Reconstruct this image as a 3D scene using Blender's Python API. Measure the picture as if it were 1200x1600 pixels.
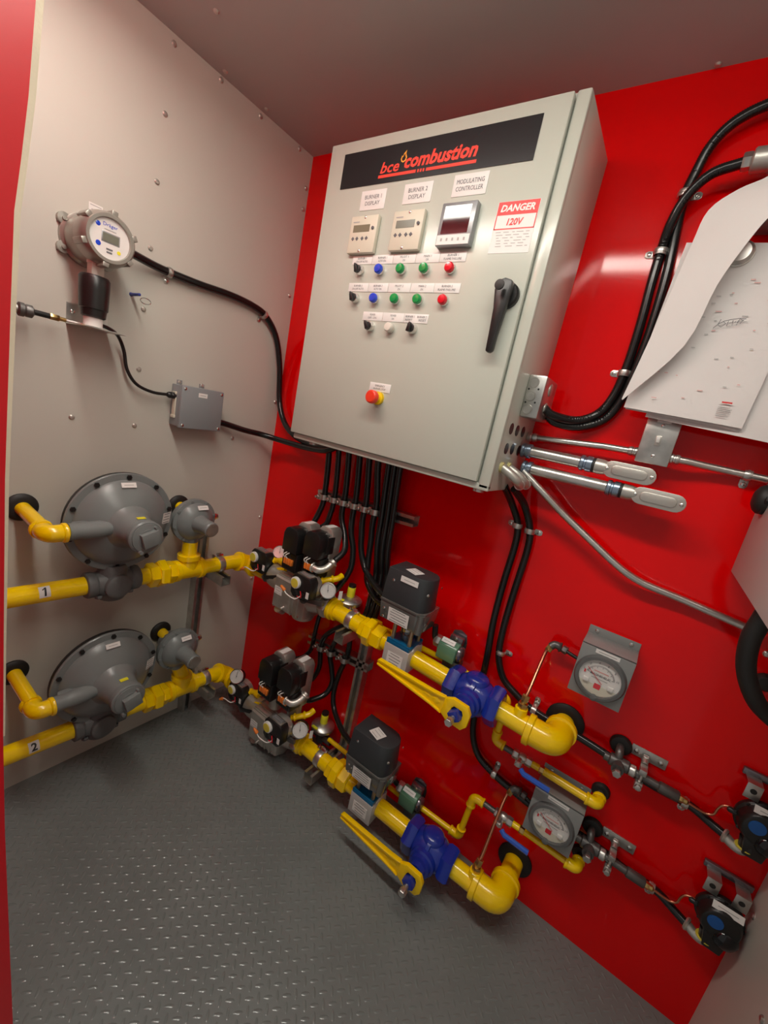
import bpy, bmesh, math, random
from mathutils import Vector, Matrix
for o in list(bpy.data.objects): bpy.data.objects.remove(o)
random.seed(4)
S = bpy.context.scene
COL = S.collection
V = Vector
# ---------------------------------------------------------------- camera, world, exposure
cam_d = bpy.data.cameras.new('camera'); cam = bpy.data.objects.new('camera', cam_d); COL.objects.link(cam)
cam_d.sensor_fit = 'VERTICAL'; cam_d.sensor_height = 24.0
cam_d.lens = 653.5823 * 24.0 / 1600.0
cam_d.clip_start = 0.02; cam_d.clip_end = 50
_R = [[0.8023123158, 0.5631046999, 0.1980102139], [0.2871790577, -0.0733336892, -0.9550656306], [-0.5232811259, 0.8231253045, -0.2205483991]]
cam.matrix_world = Matrix(((_R[0][0], -_R[1][0], -_R[2][0], 1.57355), (_R[0][1], -_R[1][1], -_R[2][1], -1.37770),
                           (_R[0][2], -_R[1][2], -_R[2][2], 1.53281), (0, 0, 0, 1)))
S.camera = cam
S.view_settings.view_transform = 'Standard'; S.view_settings.look = 'None'
S.view_settings.exposure = 0.0; S.view_settings.gamma = 1.0
S.view_settings.use_curve_mapping = False
W = bpy.data.worlds.new('dim_workshop'); S.world = W; W.use_nodes = True
W.node_tree.nodes['Background'].inputs[0].default_value = (1.0, 0.95, 0.9, 1)
W.node_tree.nodes['Background'].inputs[1].default_value = 0.29
LAMP_STRENGTH = 31.0
ROOM_H = 2.503; ROOM_W = 2.07; ROOM_D = -1.25

# ---------------------------------------------------------------- materials
def mat(name, col, rough=0.5, metal=0.0, bump=0.0, bscale=60.0, var=0.0, vscale=8.0, spec=0.5, coat=0.0, emit=0.0, rvar=0.0):
    m = bpy.data.materials.new(name); m.use_nodes = True
    nt = m.node_tree; b = nt.nodes['Principled BSDF']
    b.inputs['Base Color'].default_value = (*col, 1); b.inputs['Roughness'].default_value = rough
    b.inputs['Metallic'].default_value = metal; b.inputs['Specular IOR Level'].default_value = spec
    if coat: b.inputs['Coat Weight'].default_value = coat; b.inputs['Coat Roughness'].default_value = 0.06
    if emit: b.inputs['Emission Color'].default_value = (*col, 1); b.inputs['Emission Strength'].default_value = emit
    tc = nt.nodes.new('ShaderNodeTexCoord')
    if bump:
        n = nt.nodes.new('ShaderNodeTexNoise'); n.inputs['Scale'].default_value = bscale; n.inputs['Detail'].default_value = 4
        nt.links.new(tc.outputs['Object'], n.inputs['Vector'])
        k = nt.nodes.new('ShaderNodeBump'); k.inputs['Strength'].default_value = bump; k.inputs['Distance'].default_value = 0.002
        nt.links.new(n.outputs['Fac'], k.inputs['Height']); nt.links.new(k.outputs['Normal'], b.inputs['Normal'])
    if var or rvar:
        n = nt.nodes.new('ShaderNodeTexNoise'); n.inputs['Scale'].default_value = vscale; n.inputs['Detail'].default_value = 5
        nt.links.new(tc.outputs['Object'], n.inputs['Vector'])
        if var:
            r = nt.nodes.new('ShaderNodeValToRGB')
            r.color_ramp.elements[0].position = .3; r.color_ramp.elements[1].position = .7
            r.color_ramp.elements[0].color = (*[c * (1 - var) for c in col], 1); r.color_ramp.elements[1].color = (*[min(1, c * (1 + var)) for c in col], 1)
            nt.links.new(n.outputs['Fac'], r.inputs['Fac']); nt.links.new(r.outputs['Color'], b.inputs['Base Color'])
        if rvar:
            q = nt.nodes.new('ShaderNodeMapRange'); q.inputs['To Min'].default_value = max(.02, rough - rvar); q.inputs['To Max'].default_value = rough + rvar
            nt.links.new(n.outputs['Fac'], q.inputs['Value']); nt.links.new(q.outputs['Result'], b.inputs['Roughness'])
    return m
MT = dict(
    red=mat('red_gloss_paint', (.80, .001, .002), .09, bump=.03, bscale=6, rvar=.03, vscale=3, var=.04, spec=.32),
    redtrim=mat('red_trim_paint', (.62, .004, .012), .3, bump=.1, bscale=40),
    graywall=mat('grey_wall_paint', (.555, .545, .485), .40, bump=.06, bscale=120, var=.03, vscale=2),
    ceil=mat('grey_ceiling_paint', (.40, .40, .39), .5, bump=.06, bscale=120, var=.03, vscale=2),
    cream=mat('cream_gasket', (.72, .62, .46), .7, bump=.3, bscale=150, var=.1),
    floor=mat('dark_green_grey_floor_paint', (.185, .203, .198), .36, bump=.06, bscale=300, var=.08, vscale=5, rvar=.08),
    lug=mat('glossy_floor_lug', (.185, .203, .198), .16, rvar=.03, vscale=9),
    cab=mat('light_grey_powder_coat', (.53, .552, .482), .19, bump=.05, bscale=500, spec=.5),
    cabdark=mat('grey_gasket', (.16, .16, .15), .6),
    black=mat('black_plastic', (.012, .012, .012), .35),
    blackgloss=mat('black_gloss_conduit', (.010, .010, .010), .22),
    rubber=mat('black_rubber', (.014, .013, .012), .55, bump=.1, bscale=80),
    banner=mat('black_nameplate', (.016, .016, .018), .22),
    logo=mat('orange_red_print', (.85, .045, .02), .5),
    flame=mat('orange_flame_print', (.9, .36, .02), .5),
    palebush=mat('pale_yellow_bushing', (.62, .56, .25), .4),
    white=mat('white_label', (.80, .79, .76), .5),
    paper=mat('white_paper', (.74, .71, .69), .85, bump=.05, bscale=30, var=.02),
    ink=mat('grey_print', (.13, .13, .14), .7),
    faint=mat('faint_grey_print', (.42, .41, .40), .7),
    redink=mat('red_print', (.65, .03, .03), .6),
    pinkink=mat('pale_red_print', (.72, .34, .31), .7),
    signred=mat('danger_red_print', (.72, .03, .03), .45),
    bezel=mat('cream_plastic', (.66, .63, .51), .45),
    lcd=mat('olive_lcd', (.20, .18, .12), .25),
    lcdg=mat('dark_olive_lcd', (.16, .17, .13), .25),
    screen=mat('black_glass_screen', (.008, .008, .010), .05),
    frame=mat('grey_display_frame', (.30, .31, .32), .3, metal=.4),
    blueb=mat('blue_lens', (.012, .06, .62), .25, coat=.5), greenb=mat('green_lens', (.0, .30, .07), .25, coat=.5),
    redb=mat('red_lens', (.68, .008, .02), .25, coat=.5), whiteb=mat('white_lens', (.75, .70, .62), .4),
    estop=mat('red_mushroom', (.85, .05, .02), .35), yellowp=mat('yellow_plastic', (.85, .55, .0), .4),
    silver=mat('chrome_silver', (.72, .71, .68), .25, metal=1.0),
    galv=mat('galvanised_steel', (.56, .55, .52), .34, metal=.9, var=.18, vscale=25, rvar=.1),
    emt=mat('bright_conduit_steel', (.66, .64, .60), .28, metal=.95, var=.1, vscale=18),
    alu=mat('cast_aluminium', (.60, .58, .53), .36, metal=.8, bump=.35, bscale=130, var=.12, vscale=14),
    condalu=mat('light_cast_aluminium', (.58, .56, .51), .38, metal=.75, bump=.15, bscale=160),
    zinc=mat('zinc_blue_steel', (.32, .40, .50), .28, metal=.9),
    pipe=mat('yellow_gloss_paint', (1.0, .66, .0), .18, bump=.08, bscale=30, coat=.4, var=.04),
    fit=mat('yellow_cast_paint', (1.0, .64, .0), .22, bump=.2, bscale=70, coat=.3, var=.05),
    lever=mat('yellow_lever_paint', (1.0, .64, .0), .26, bump=.1, bscale=60),
    blue=mat('cobalt_blue_paint', (.008, .028, .30), .26, bump=.4, bscale=60, coat=.4, var=.1),
    bluelever=mat('blue_vinyl_grip', (.02, .10, .52), .35), blueyoke=mat('teal_blue_yoke', (.0, .11, .26), .3),
    reg=mat('grey_regulator_paint', (.195, .215, .212), .30, bump=.1, bscale=60, var=.04),
    regdark=mat('dark_grey_cast_paint', (.12, .125, .125), .5, bump=.5, bscale=70, var=.1),
    jbox=mat('blue_grey_box_paint', (.245, .265, .275), .42, bump=.06, bscale=200),
    gbox=mat('grey_enclosure_paint', (.25, .26, .255), .4, bump=.05, bscale=200),
    detect=mat('metallic_grey_housing', (.36, .35, .31), .36, metal=.6, bump=.05, bscale=150),
    brass=mat('brass', (.62, .42, .16), .3, metal=1.0), copper=mat('copper', (.62, .27, .16), .3, metal=1.0),
    iron=mat('dark_iron_fitting', (.14, .135, .13), .42, metal=.7, bump=.3, bscale=90),
    cover=mat('charcoal_actuator_cover', (.035, .040, .044), .42, bump=.05, bscale=200),
    smoke=mat('smoky_clear_housing', (.105, .105, .098), .12, coat=.6),
    post=mat('tan_steel_post', (.42, .36, .26), .35, metal=.8), valve=mat('pale_grey_valve_body', (.58, .57, .55), .42, metal=.25),
    green=mat('green_coil_paint', (.10, .24, .15), .3, coat=.3), ygreen=mat('yellow_sticker', (.80, .74, .02), .5),
    orange=mat('orange_connector', (.85, .22, .03), .45), dial=mat('yellow_dial', (.72, .62, .06), .45),
    dface=mat('dial_face', (.74, .73, .70), .5), wirew=mat('white_wire', (.8, .78, .74), .5),
    purple=mat('dark_purple_metal', (.22, .19, .21), .25, metal=.8), bluepin=mat('blue_plastic_pin', (.02, .04, .28), .4),
    bluedisc=mat('blue_dial_sticker', (.01, .10, .36), .4), boxgrey=mat('pale_grey_cabinet_paint', (.50, .48, .46), .4),
    lampw=mat('white_lamp_housing', (.75, .75, .73), .5),
)
def lens_mat():
    m = bpy.data.materials.new('clear_lens'); m.use_nodes = True; nt = m.node_tree
    nt.nodes.remove(nt.nodes['Principled BSDF']); out = nt.nodes['Material Output']
    t = nt.nodes.new('ShaderNodeBsdfTransparent'); g = nt.nodes.new('ShaderNodeBsdfGlossy'); g.inputs['Roughness'].default_value = .03
    x = nt.nodes.new('ShaderNodeMixShader'); x.inputs[0].default_value = .05
    nt.links.new(t.outputs[0], x.inputs[1]); nt.links.new(g.outputs[0], x.inputs[2]); nt.links.new(x.outputs[0], out.inputs[0])
    return m
MT['lens'] = lens_mat()
def lamp_mat():
    m = bpy.data.materials.new('lamp_diffuser'); m.use_nodes = True; nt = m.node_tree
    nt.nodes.remove(nt.nodes['Principled BSDF']); e = nt.nodes.new('ShaderNodeEmission')
    e.inputs[0].default_value = (1, .945, .85, 1); e.inputs[1].default_value = LAMP_STRENGTH
    nt.links.new(e.outputs[0], nt.nodes['Material Output'].inputs[0]); return m
MT['lamp'] = lamp_mat()

# ---------------------------------------------------------------- mesh builder
def frame(axis):
    a = V(axis).normalized()
    t = V((0, 0, 1)) if abs(a.z) < .9 else V((1, 0, 0))
    u = t.cross(a).normalized(); return u, a.cross(u).normalized(), a
def spline(pts, res=8):
    pts = [V(p) for p in pts]; P = [pts[0] * 2 - pts[1]] + pts + [pts[-1] * 2 - pts[-2]]; out = []
    for i in range(1, len(P) - 2):
        p0, p1, p2, p3 = P[i - 1], P[i], P[i + 1], P[i + 2]
        for k in range(res):
            t = k / res
            out.append(.5 * ((2 * p1) + (p2 - p0) * t + (2 * p0 - 5 * p1 + 4 * p2 - p3) * t * t + (3 * p1 - p0 - 3 * p2 + p3) * t ** 3))
    return out + [pts[-1]]
def fillet(pts, r, n=6):
    pts = [V(p) for p in pts]; out = [pts[0]]
    for i in range(1, len(pts) - 1):
        a = (pts[i - 1] - pts[i]); b = (pts[i + 1] - pts[i]); rr = min(r, a.length * .49, b.length * .49)
        p, q = pts[i] + a.normalized() * rr, pts[i] + b.normalized() * rr
        for k in range(n + 1):
            t = k / n; out.append(p * (1 - t) ** 2 + pts[i] * 2 * t * (1 - t) + q * t * t)
    return out + [pts[-1]]
class M:
    def __init__(s): s.v = []; s.f = []
    def add(s, vs, fs):
        n = len(s.v); s.v += [V(p) for p in vs]; s.f += [tuple(i + n for i in f) for f in fs]; return s
    def box(s, lo, hi):
        (a, b, c), (d, e, f) = [min(p, q) for p, q in zip(lo, hi)], [max(p, q) for p, q in zip(lo, hi)]
        return s.add([(a, b, c), (d, b, c), (d, e, c), (a, e, c), (a, b, f), (d, b, f), (d, e, f), (a, e, f)],
                     [(0, 3, 2, 1), (4, 5, 6, 7), (0, 1, 5, 4), (1, 2, 6, 5), (2, 3, 7, 6), (3, 0, 4, 7)])
    def cbox(s, c, d): return s.box([c[i] - d[i] / 2 for i in range(3)], [c[i] + d[i] / 2 for i in range(3)])
    def obox(s, o, u, v, n, du, dv, dn):
        o, u, v, n = V(o), V(u), V(v), V(n)
        vs = [o + u * (du * a / 2) + v * (dv * b / 2) + n * (dn * c / 2) for c in (-1, 1) for a, b in ((-1, -1), (1, -1), (1, 1), (-1, 1))]
        return s.add(vs, [(0, 3, 2, 1), (4, 5, 6, 7), (0, 1, 5, 4), (1, 2, 6, 5), (2, 3, 7, 6), (3, 0, 4, 7)])
    def lathe(s, o, axis, prof, n=28, caps=True, ph=0.0):
        o = V(o); u, w, a = frame(axis); vs = []; fs = []
        for r, h in prof:
            for k in range(n):
                t = 2 * math.pi * k / n + ph; vs.append(o + a * h + u * (r * math.cos(t)) + w * (r * math.sin(t)))
        for i in range(len(prof) - 1):
            for k in range(n):
                k2 = (k + 1) % n; fs.append((i * n + k, i * n + k2, (i + 1) * n + k2, (i + 1) * n + k))
        if caps: fs.append(tuple(range(n))[::-1]); fs.append(tuple(range((len(prof) - 1) * n, len(prof) * n)))
        return s.add(vs, fs)
    def cyl(s, p0, p1, r, r1=None, n=24, ph=0.0):
        p0, p1 = V(p0), V(p1); d = p1 - p0
        return s.lathe(p0, d, [(r, 0), (r if r1 is None else r1, d.length)], n, True, ph)
    def hexa(s, p0, p1, r, ph=0.0, c=.12):
        p0, p1 = V(p0), V(p1); L = (p1 - p0).length; e = min(r * c, L * .3)
        return s.lathe(p0, p1 - p0, [(r * .9, 0), (r, e), (r, L - e), (r * .9, L)], 6, True, ph)
    def tube(s, pts, r, n=10, rib=0.0, caps=True, ribstep=.006):
        pts = [V(p) for p in pts]
        if rib:
            q = [pts[0]]; ds = []; acc = 0.0
            L = sum((pts[i + 1] - pts[i]).length for i in range(len(pts) - 1)); m = int(L / ribstep) * 2; out = []; i = 0; done = 0.0
            for k in range(m + 1):
                t = L * k / m
                while i < len(pts) - 2 and t > done + (pts[i + 1] - pts[i]).length: done += (pts[i + 1] - pts[i]).length; i += 1
                seg = (pts[i + 1] - pts[i]).length or 1; out.append(pts[i].lerp(pts[i + 1], min(1, (t - done) / seg)))
            pts = out
        m = len(pts); tan = [(pts[min(i + 1, m - 1)] - pts[max(i - 1, 0)]).normalized() for i in range(m)]
        u = frame(tan[0])[0]; vs = []; fs = []
        for i in range(m):
            u = (u - tan[i] * u.dot(tan[i])).normalized(); w = tan[i].cross(u)
            rr = r(i / (m - 1)) if callable(r) else r
            if rib and i % 2: rr -= rib
            for k in range(n):
                t = 2 * math.pi * k / n; vs.append(pts[i] + u * (rr * math.cos(t)) + w * (rr * math.sin(t)))
        for i in range(m - 1):
            for k in range(n):
                k2 = (k + 1) % n; fs.append((i * n + k, i * n + k2, (i + 1) * n + k2, (i + 1) * n + k))
        if caps: fs.append(tuple(range(n))[::-1]); fs.append(tuple(range((m - 1) * n, m * n)))
        return s.add(vs, fs)
    def prism(s, poly, o, u, v, d):
        o, u, v = V(o), V(u).normalized(), V(v).normalized(); w = u.cross(v); n = len(poly)
        vs = [o + u * a + v * b for a, b in poly] + [o + u * a + v * b + w * d for a, b in poly]
        fs = [tuple(range(n))[::-1], tuple(range(n, 2 * n))] + [(i, (i + 1) % n, (i + 1) % n + n, i + n) for i in range(n)]
        return s.add(vs, fs)
    def frustum(s, pa, pb):
        n = len(pa); return s.add(list(pa) + list(pb), [tuple(range(n))[::-1], tuple(range(n, 2 * n))] + [(i, (i + 1) % n, (i + 1) % n + n, i + n) for i in range(n)])
    def ring(s, c, axis, R, r, n=28, m=8):
        c = V(c); u, w, a = frame(axis); vs = []; fs = []
        for i in range(n):
            t = 2 * math.pi * i / n; d = u * math.cos(t) + w * math.sin(t)
            for j in range(m):
                q = 2 * math.pi * j / m; vs.append(c + d * (R + r * math.cos(q)) + a * (r * math.sin(q)))
        for i in range(n):
            for j in range(m):
                fs.append((i * m + j, ((i + 1) % n) * m + j, ((i + 1) % n) * m + (j + 1) % m, i * m + (j + 1) % m))
        return s.add(vs, fs)
    def ball(s, c, r, n=20, m=12, axis=(0, 0, 1), sq=1.0):
        return s.lathe(c, axis, [(max(1e-4, r * math.sin(math.pi * j / m)), -r * sq * math.cos(math.pi * j / m)) for j in range(m + 1)], n, False)
    def strip(s, pts, width_dir, w, th_dir, th):
        wd = V(width_dir).normalized(); vs = []; fs = []; m = len(pts)
        tds = [V(t) for t in th_dir] if isinstance(th_dir, list) else [V(th_dir)] * m
        for p, t in zip(pts, tds):
            p = V(p); vs += [p - wd * w / 2, p + wd * w / 2, p + wd * w / 2 + t * th, p - wd * w / 2 + t * th]
        for i in range(m - 1):
            for k in range(4): fs.append((i * 4 + k, i * 4 + (k + 1) % 4, i * 4 + 4 + (k + 1) % 4, i * 4 + 4 + k))
        fs += [(3, 2, 1, 0), tuple(range(4 * m - 4, 4 * m))]
        return s.add(vs, fs)
ORG = {}
def _mesh(name, m, material, org, bevel, ang, seg):
    me = bpy.data.meshes.new(name); me.from_pydata([p - org for p in m.v], [], m.f); me.validate()
    bm = bmesh.new(); bm.from_mesh(me); bmesh.ops.recalc_face_normals(bm, faces=bm.faces)
    if bevel:
        es = [e for e in bm.edges if len(e.link_faces) == 2 and e.calc_face_angle(0) > math.radians(38)]
        bmesh.ops.bevel(bm, geom=es, offset=bevel, segments=seg, profile=.5, affect='EDGES', clamp_overlap=True)
    bm.to_mesh(me); bm.free()
    me.polygons.foreach_set('use_smooth', [True] * len(me.polygons)); me.set_sharp_from_angle(angle=math.radians(ang))
    me.materials.append(MT[material] if isinstance(material, str) else material)
    return me
def part(name, m, material, parent, bevel=0.0, ang=38, seg=2, label=None):
    org = ORG[parent.name]; o = bpy.data.objects.new(name, _mesh(name, m, material, org, bevel, ang, seg)); COL.objects.link(o)
    o.parent = parent; ORG[o.name] = org
    if label: o['label'] = label
    return o
def thing(name, label, cat, loc, group=None):
    o = bpy.data.objects.new(name, None); COL.objects.link(o); o.location = V(loc); o.empty_display_size = .02
    o['label'] = label; o['category'] = cat; ORG[o.name] = V(loc)
    if group: o['group'] = group
    return o
def solo(name, m, material, label, cat, loc, group=None, bevel=0.0, ang=38, kind=None):
    o = bpy.data.objects.new(name, _mesh(name, m, material, V(loc), bevel, ang, 2)); COL.objects.link(o); o.location = V(loc)
    o['label'] = label; o['category'] = cat; ORG[o.name] = V(loc)
    if group: o['group'] = group
    if kind: o['kind'] = kind
    return o
def struct(name, m, material, bevel=0.0):
    o = bpy.data.objects.new(name, _mesh(name, m, material, V((0, 0, 0)), bevel, 38, 1)); COL.objects.link(o); o['kind'] = 'structure'; ORG[o.name] = V((0, 0, 0)); return o
def text(s, o, u, v, h, material, parent, w=None, align='C', shear=0.0, bold=0.0, name='lettering', th=.0004, spacing=1.0):
    c = bpy.data.curves.new('t', 'FONT'); c.body = s; c.align_x = 'CENTER' if align == 'C' else 'LEFT'; c.shear = shear; c.offset = bold; c.space_character = spacing
    c.resolution_u = 2; c.extrude = 0.0
    ob = bpy.data.objects.new('t', c); COL.objects.link(ob); dg = bpy.context.evaluated_depsgraph_get(); dg.update()
    me = bpy.data.meshes.new_from_object(ob.evaluated_get(dg)); COL.objects.unlink(ob); bpy.data.objects.remove(ob)
    xs = [p.co.x for p in me.vertices] or [0, 1]; ys = [p.co.y for p in me.vertices] or [0, 1]
    sy = h / max(1e-6, max(ys) - min(ys)); sx = (w / max(1e-6, max(xs) - min(xs))) if w else sy * .92
    cx = (max(xs) + min(xs)) / 2 if align == 'C' else min(xs); cy = (max(ys) + min(ys)) / 2
    u, v = V(u).normalized(), V(v).normalized(); n = u.cross(v); org = ORG[parent.name]; o = V(o)
    for p in me.vertices:
        q = o + u * ((p.co.x - cx) * sx) + v * ((p.co.y - cy) * sy) + n * th - org; p.co = q
    me.materials.append(MT[material]); t = bpy.data.objects.new(name, me); me.name = name; COL.objects.link(t); t.parent = parent; ORG[t.name] = org
    return t
X, Y, Z = V((1, 0, 0)), V((0, 1, 0)), V((0, 0, 1))
def screw(o, n, r, parent, name='screw', h=.5, material='silver'):
    m = M().lathe(o, n, [(r, 0), (r, r * h * .5), (r * .6, r * h), (.0005, r * h * 1.05)], 12)
    return part(name, m, material, parent)
def sticker(o, u, v, w, h, parent, material='white', th=.0006, lines=2, ink='faint', name='sticker'):
    u, v = V(u).normalized(), V(v).normalized(); n = u.cross(v)
    s = part(name, M().obox(V(o) + n * th / 2, u, v, n, w, h, th), material, parent)
    if lines:
        m = M(); rnd = random.Random(int(w * 1e5) + lines)
        for k in range(lines):
            y = (k + .5) / lines * h - h / 2; L = w * rnd.uniform(.6, .82)
            m.obox(V(o) + n * (th + .0002) + v * y, u, v, n, L, min(.35 * h / lines, .0022), .0002)
        part('print', m, ink, parent)['kind'] = 'stuff'
    return s
# ================================================================ room
fl = struct('floor', M().box((-.02, ROOM_D, -.04), (ROOM_W + .02, 0.02, 0)), 'floor')
lm = M(); P_ = .0345; RS = .70710678
for j in range(-1, 38):
    for i in range(-1, 61):
        for k in (0, 1):
            cx, cy = (i + .5 * k) * P_ + .012, -(j + .5 * k) * P_ - .008
            if not (.012 < cx < ROOM_W - .012 and ROOM_D + .012 < cy < -.012): continue
            dx, dy = (RS, RS) if k == 0 else (RS, -RS); vs = []
            for (sc, wd, h) in ((.0130, .0044, 0.0), (.0108, .0028, .00055), (.0065, .0010, .00095)):
                for t in range(8):
                    a = math.pi * 2 * t / 8; p, q = sc * math.cos(a), wd * math.sin(a); vs.append((cx + dx * p - dy * q, cy + dy * p + dx * q, h))
            fs = [(r * 8 + t, r * 8 + (t + 1) % 8, r * 8 + 8 + (t + 1) % 8, r * 8 + 8 + t) for r in (0, 1) for t in range(8)] + [tuple(range(16, 24))]
            lm.add(vs, fs)
lug = part('tread_lug', lm, 'lug', fl, ang=80); lug['kind'] = 'stuff'
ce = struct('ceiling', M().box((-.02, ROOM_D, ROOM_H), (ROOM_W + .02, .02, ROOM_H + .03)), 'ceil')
wl = struct('wall_left', M().box((-.03, -.99, -.04), (0, .03, ROOM_H + .02)), 'graywall')
wb = struct('wall_back', M().box((0, 0, -.04), (ROOM_W, .03, ROOM_H + .02)), 'red')
wr = struct('wall_right', M().box((ROOM_W, ROOM_D, -.04), (ROOM_W + .03, .03, ROOM_H + .02)), 'graywall')
# front panel left of the doorway: red outer face, cream core showing at its slightly bowed edge
jz = [(2.7, -1.123), (2.30, -1.138), (1.925, -1.155), (1.824, -1.161), (1.75, -1.168), (1.69, -1.1745), (1.57, -1.178), (1.334, -1.184), (1.07, -1.186), (.89, -1.187), (.684, -1.185), (.443, -1.1795), (.163, -1.173), (-.04, -1.166)]
def panel(y0, y1, x0, x1):
    m = M(); vs = []
    for z, y in jz: vs += [(x0, y + y0, z), (x1, y + y0, z), (x1, y + y1, z), (x0, y + y1, z)]
    n = len(jz); fs = [(i * 4 + k, i * 4 + (k + 1) % 4, i * 4 + 4 + (k + 1) % 4, i * 4 + 4 + k) for i in range(n - 1) for k in range(4)]
    return m.add(vs, fs + [(3, 2, 1, 0), tuple(range(4 * n - 4, 4 * n))])
struct('wall_front', panel(-.035, 0, -.35, .80), 'redtrim')
tz = [q for q in jz if q[0] > .85]; m = M()
m.add([p for z, y in tz for w in [.0022 + .0058 * max(0, min(1, (z - .85) / 1.1))] for p in ((.72, y, z), (.7995, y, z), (.7995, y + w, z), (.72, y + w, z))],
      [(i * 4 + k, i * 4 + (k + 1) % 4, i * 4 + 4 + (k + 1) % 4, i * 4 + 4 + k) for i in range(len(tz) - 1) for k in range(4)] + [(3, 2, 1, 0), tuple(range(4 * len(tz) - 4, 4 * len(tz)))])
struct('trim_1', m, 'cream')
rv = [(-.604, 2.289), (-.614, 2.098), (-.620, 1.903), (-.629, 1.713), (-.631, 1.517), (-.822, 1.331), (-.633, 1.323), (-.228, 1.307), (-.022, 1.492), (-.485, 1.500),
      (-.394, 1.502), (-.592, 2.478), (-.433, 2.490), (-.269, 2.486), (-.076, 2.490), (-.025, 1.954), (-.016, 2.379), (-.016, 2.30), (-.018, .93), (-.018, .60)]
for y, z in rv:
    part('rivet', M().lathe((0, y, z), X, [(.0085, 0), (.0085, .0012), (.0055, .0045), (.001, .0052)], 12), 'condalu', wl)
for x, y in ((.207, -.590), (1.382, -.012), (.03, -.44), (.03, -.27)):
    part('rivet', M().lathe((x, y, ROOM_H), -Z, [(.0085, 0), (.0085, .0012), (.0055, .0045), (.001, .0052)], 12), 'condalu', ce)
for y, z in ((-.04, .496), (-.258, .452)):
    part('rivet', M().lathe((ROOM_W, y, z), -X, [(.0085, 0), (.0085, .0012), (.0055, .0045), (.001, .0052)], 12), 'galv', wr)
# the strip light hung from the ceiling near the doorway
lt = thing('ceiling_light', 'long white strip light under the ceiling by the doorway', 'light', (1.09, -1.0, ROOM_H))
part('housing', M().box((.24, -1.07, 2.455), (1.94, -.93, ROOM_H)), 'lampw', lt, bevel=.004)
part('diffuser', M().box((.26, -1.055, 2.44), (1.92, -.945, 2.456)), 'lamp', lt)

# ================================================================ control cabinet
cab = thing('control_cabinet', 'large light grey electrical control cabinet on the red wall', 'cabinet', (.79, 0, 1.389))
part('body', M().box((.41, -.262, 1.389), (1.185, 0, 2.333)), 'cab', cab, bevel=.004)
part('flange', M().box((1.153, -.272, 1.392), (1.186, -.255, 2.331)).box((.412, -.272, 1.388), (1.186, -.255, 1.408)), 'cab', cab, bevel=.005)
part('gasket', M().box((.43, -.268, 1.42), (1.14, -.255, 2.31)), 'cabdark', cab)
part('door', M().box((.407, -.284, 1.409), (1.151, -.266, 2.323)), 'cab', cab, bevel=.0035)
DY = -.284; DU, DV = X, Z
def dpt(x, z, y=DY): return V((x, y, z))
part('nameplate', M().box((.470, DY - .002, 2.191), (1.091, DY, 2.288)), 'banner', cab)
NY = DY - .0021
text('bce', dpt(.657, 2.231, NY), X, Z, .030, 'logo', cab, w=.068, shear=.22, bold=.02)
text('combustion', dpt(.822, 2.238, NY), X, Z, .037, 'logo', cab, w=.228, shear=.22, bold=.035)
m = M()
for a, b in ((.619, .752), (.786, .938)): m.box((a, NY - .0005, 2.2045), (b, NY + .0005, 2.2125))
for a in (.757, .766, .775): m.box((a, NY - .0005, 2.2045), (a + .0055, NY + .0005, 2.2125))
part('underline', m, 'logo', cab)
fo = [(0, .0), (.009, .004), (.011, .013), (.006, .022), (.007, .031), (-.001, .024), (-.004, .016), (-.007, .019), (-.010, .010), (-.007, .003)]
fi = [(x * .62, y * .62 + .004) for x, y in fo]
m = M(); n = len(fo)
vs = [dpt(.702 + x, 2.236 + y, NY - .0003) for x, y in fo] + [dpt(.702 + x, 2.236 + y, NY - .0003) for x, y in fi]
part('flame_mark', m.add(vs, [(i, (i + 1) % n, (i + 1) % n + n, i + n) for i in range(n)]), 'flame', cab)
def plate(cx, cz, w, h, lines, th=.0016, hh=.011, split=None):
    p = part('label_plate', M().box((cx - w / 2, DY - th, cz - h / 2), (cx + w / 2, DY, cz + h / 2)), 'white', cab, bevel=.0004)
    k = len(lines)
    for i, t in enumerate(lines):
        text(t, dpt(cx, cz + ((k - 1) / 2 - i) * hh * 1.55, DY - th - .0002), X, Z, hh, 'ink', cab, w=min(w * .88, len(t) * hh * .72), spacing=1.0)
plate(.613, 2.149, .095, .054, ['BURNER 1', 'DISPLAY'])
plate(.772, 2.152, .095, .052, ['BURNER 2', 'DISPLAY'])
plate(.934, 2.156, .100, .053, ['MODULATING', 'CONTROLLER'])
def rowplates(xs, zt, zb, txt):
    for i, t in enumerate(txt):
        plate((xs[i] + xs[i + 1]) / 2, (zt + zb) / 2, xs[i + 1] - xs[i] - .0012, zt - zb, t, hh=.0058)
rowplates([.572, .651, .730, .810, .889, .971], 1.994, 1.969, [['BURNER 1', 'ON OFF AUTO'], ['BURNER 1', 'AUTO ON'], ['PILOT 1', 'ON'], ['MAIN 1', 'ON'], ['BURNER 1', 'FLAME FAILURE']])
rowplates([.574, .654, .731, .812, .891, .973], 1.915, 1.890, [['BURNER 2', 'ON OFF AUTO'], ['BURNER 2', 'AUTO ON'], ['PILOT 2', 'ON'], ['MAIN 2', 'ON'], ['BURNER 2', 'FLAME FAILURE']])
rowplates([.653, .731, .810, .893], 1.832, 1.807, [['POWER', 'OFF - ON'], ['POWER', 'ON'], ['BURNER 1    BURNER 2', 'RESET        RESET']])
plate(.771, 1.613, .080, .026, ['EMERGENCY', 'BURNER STOP'], hh=.0058)
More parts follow.
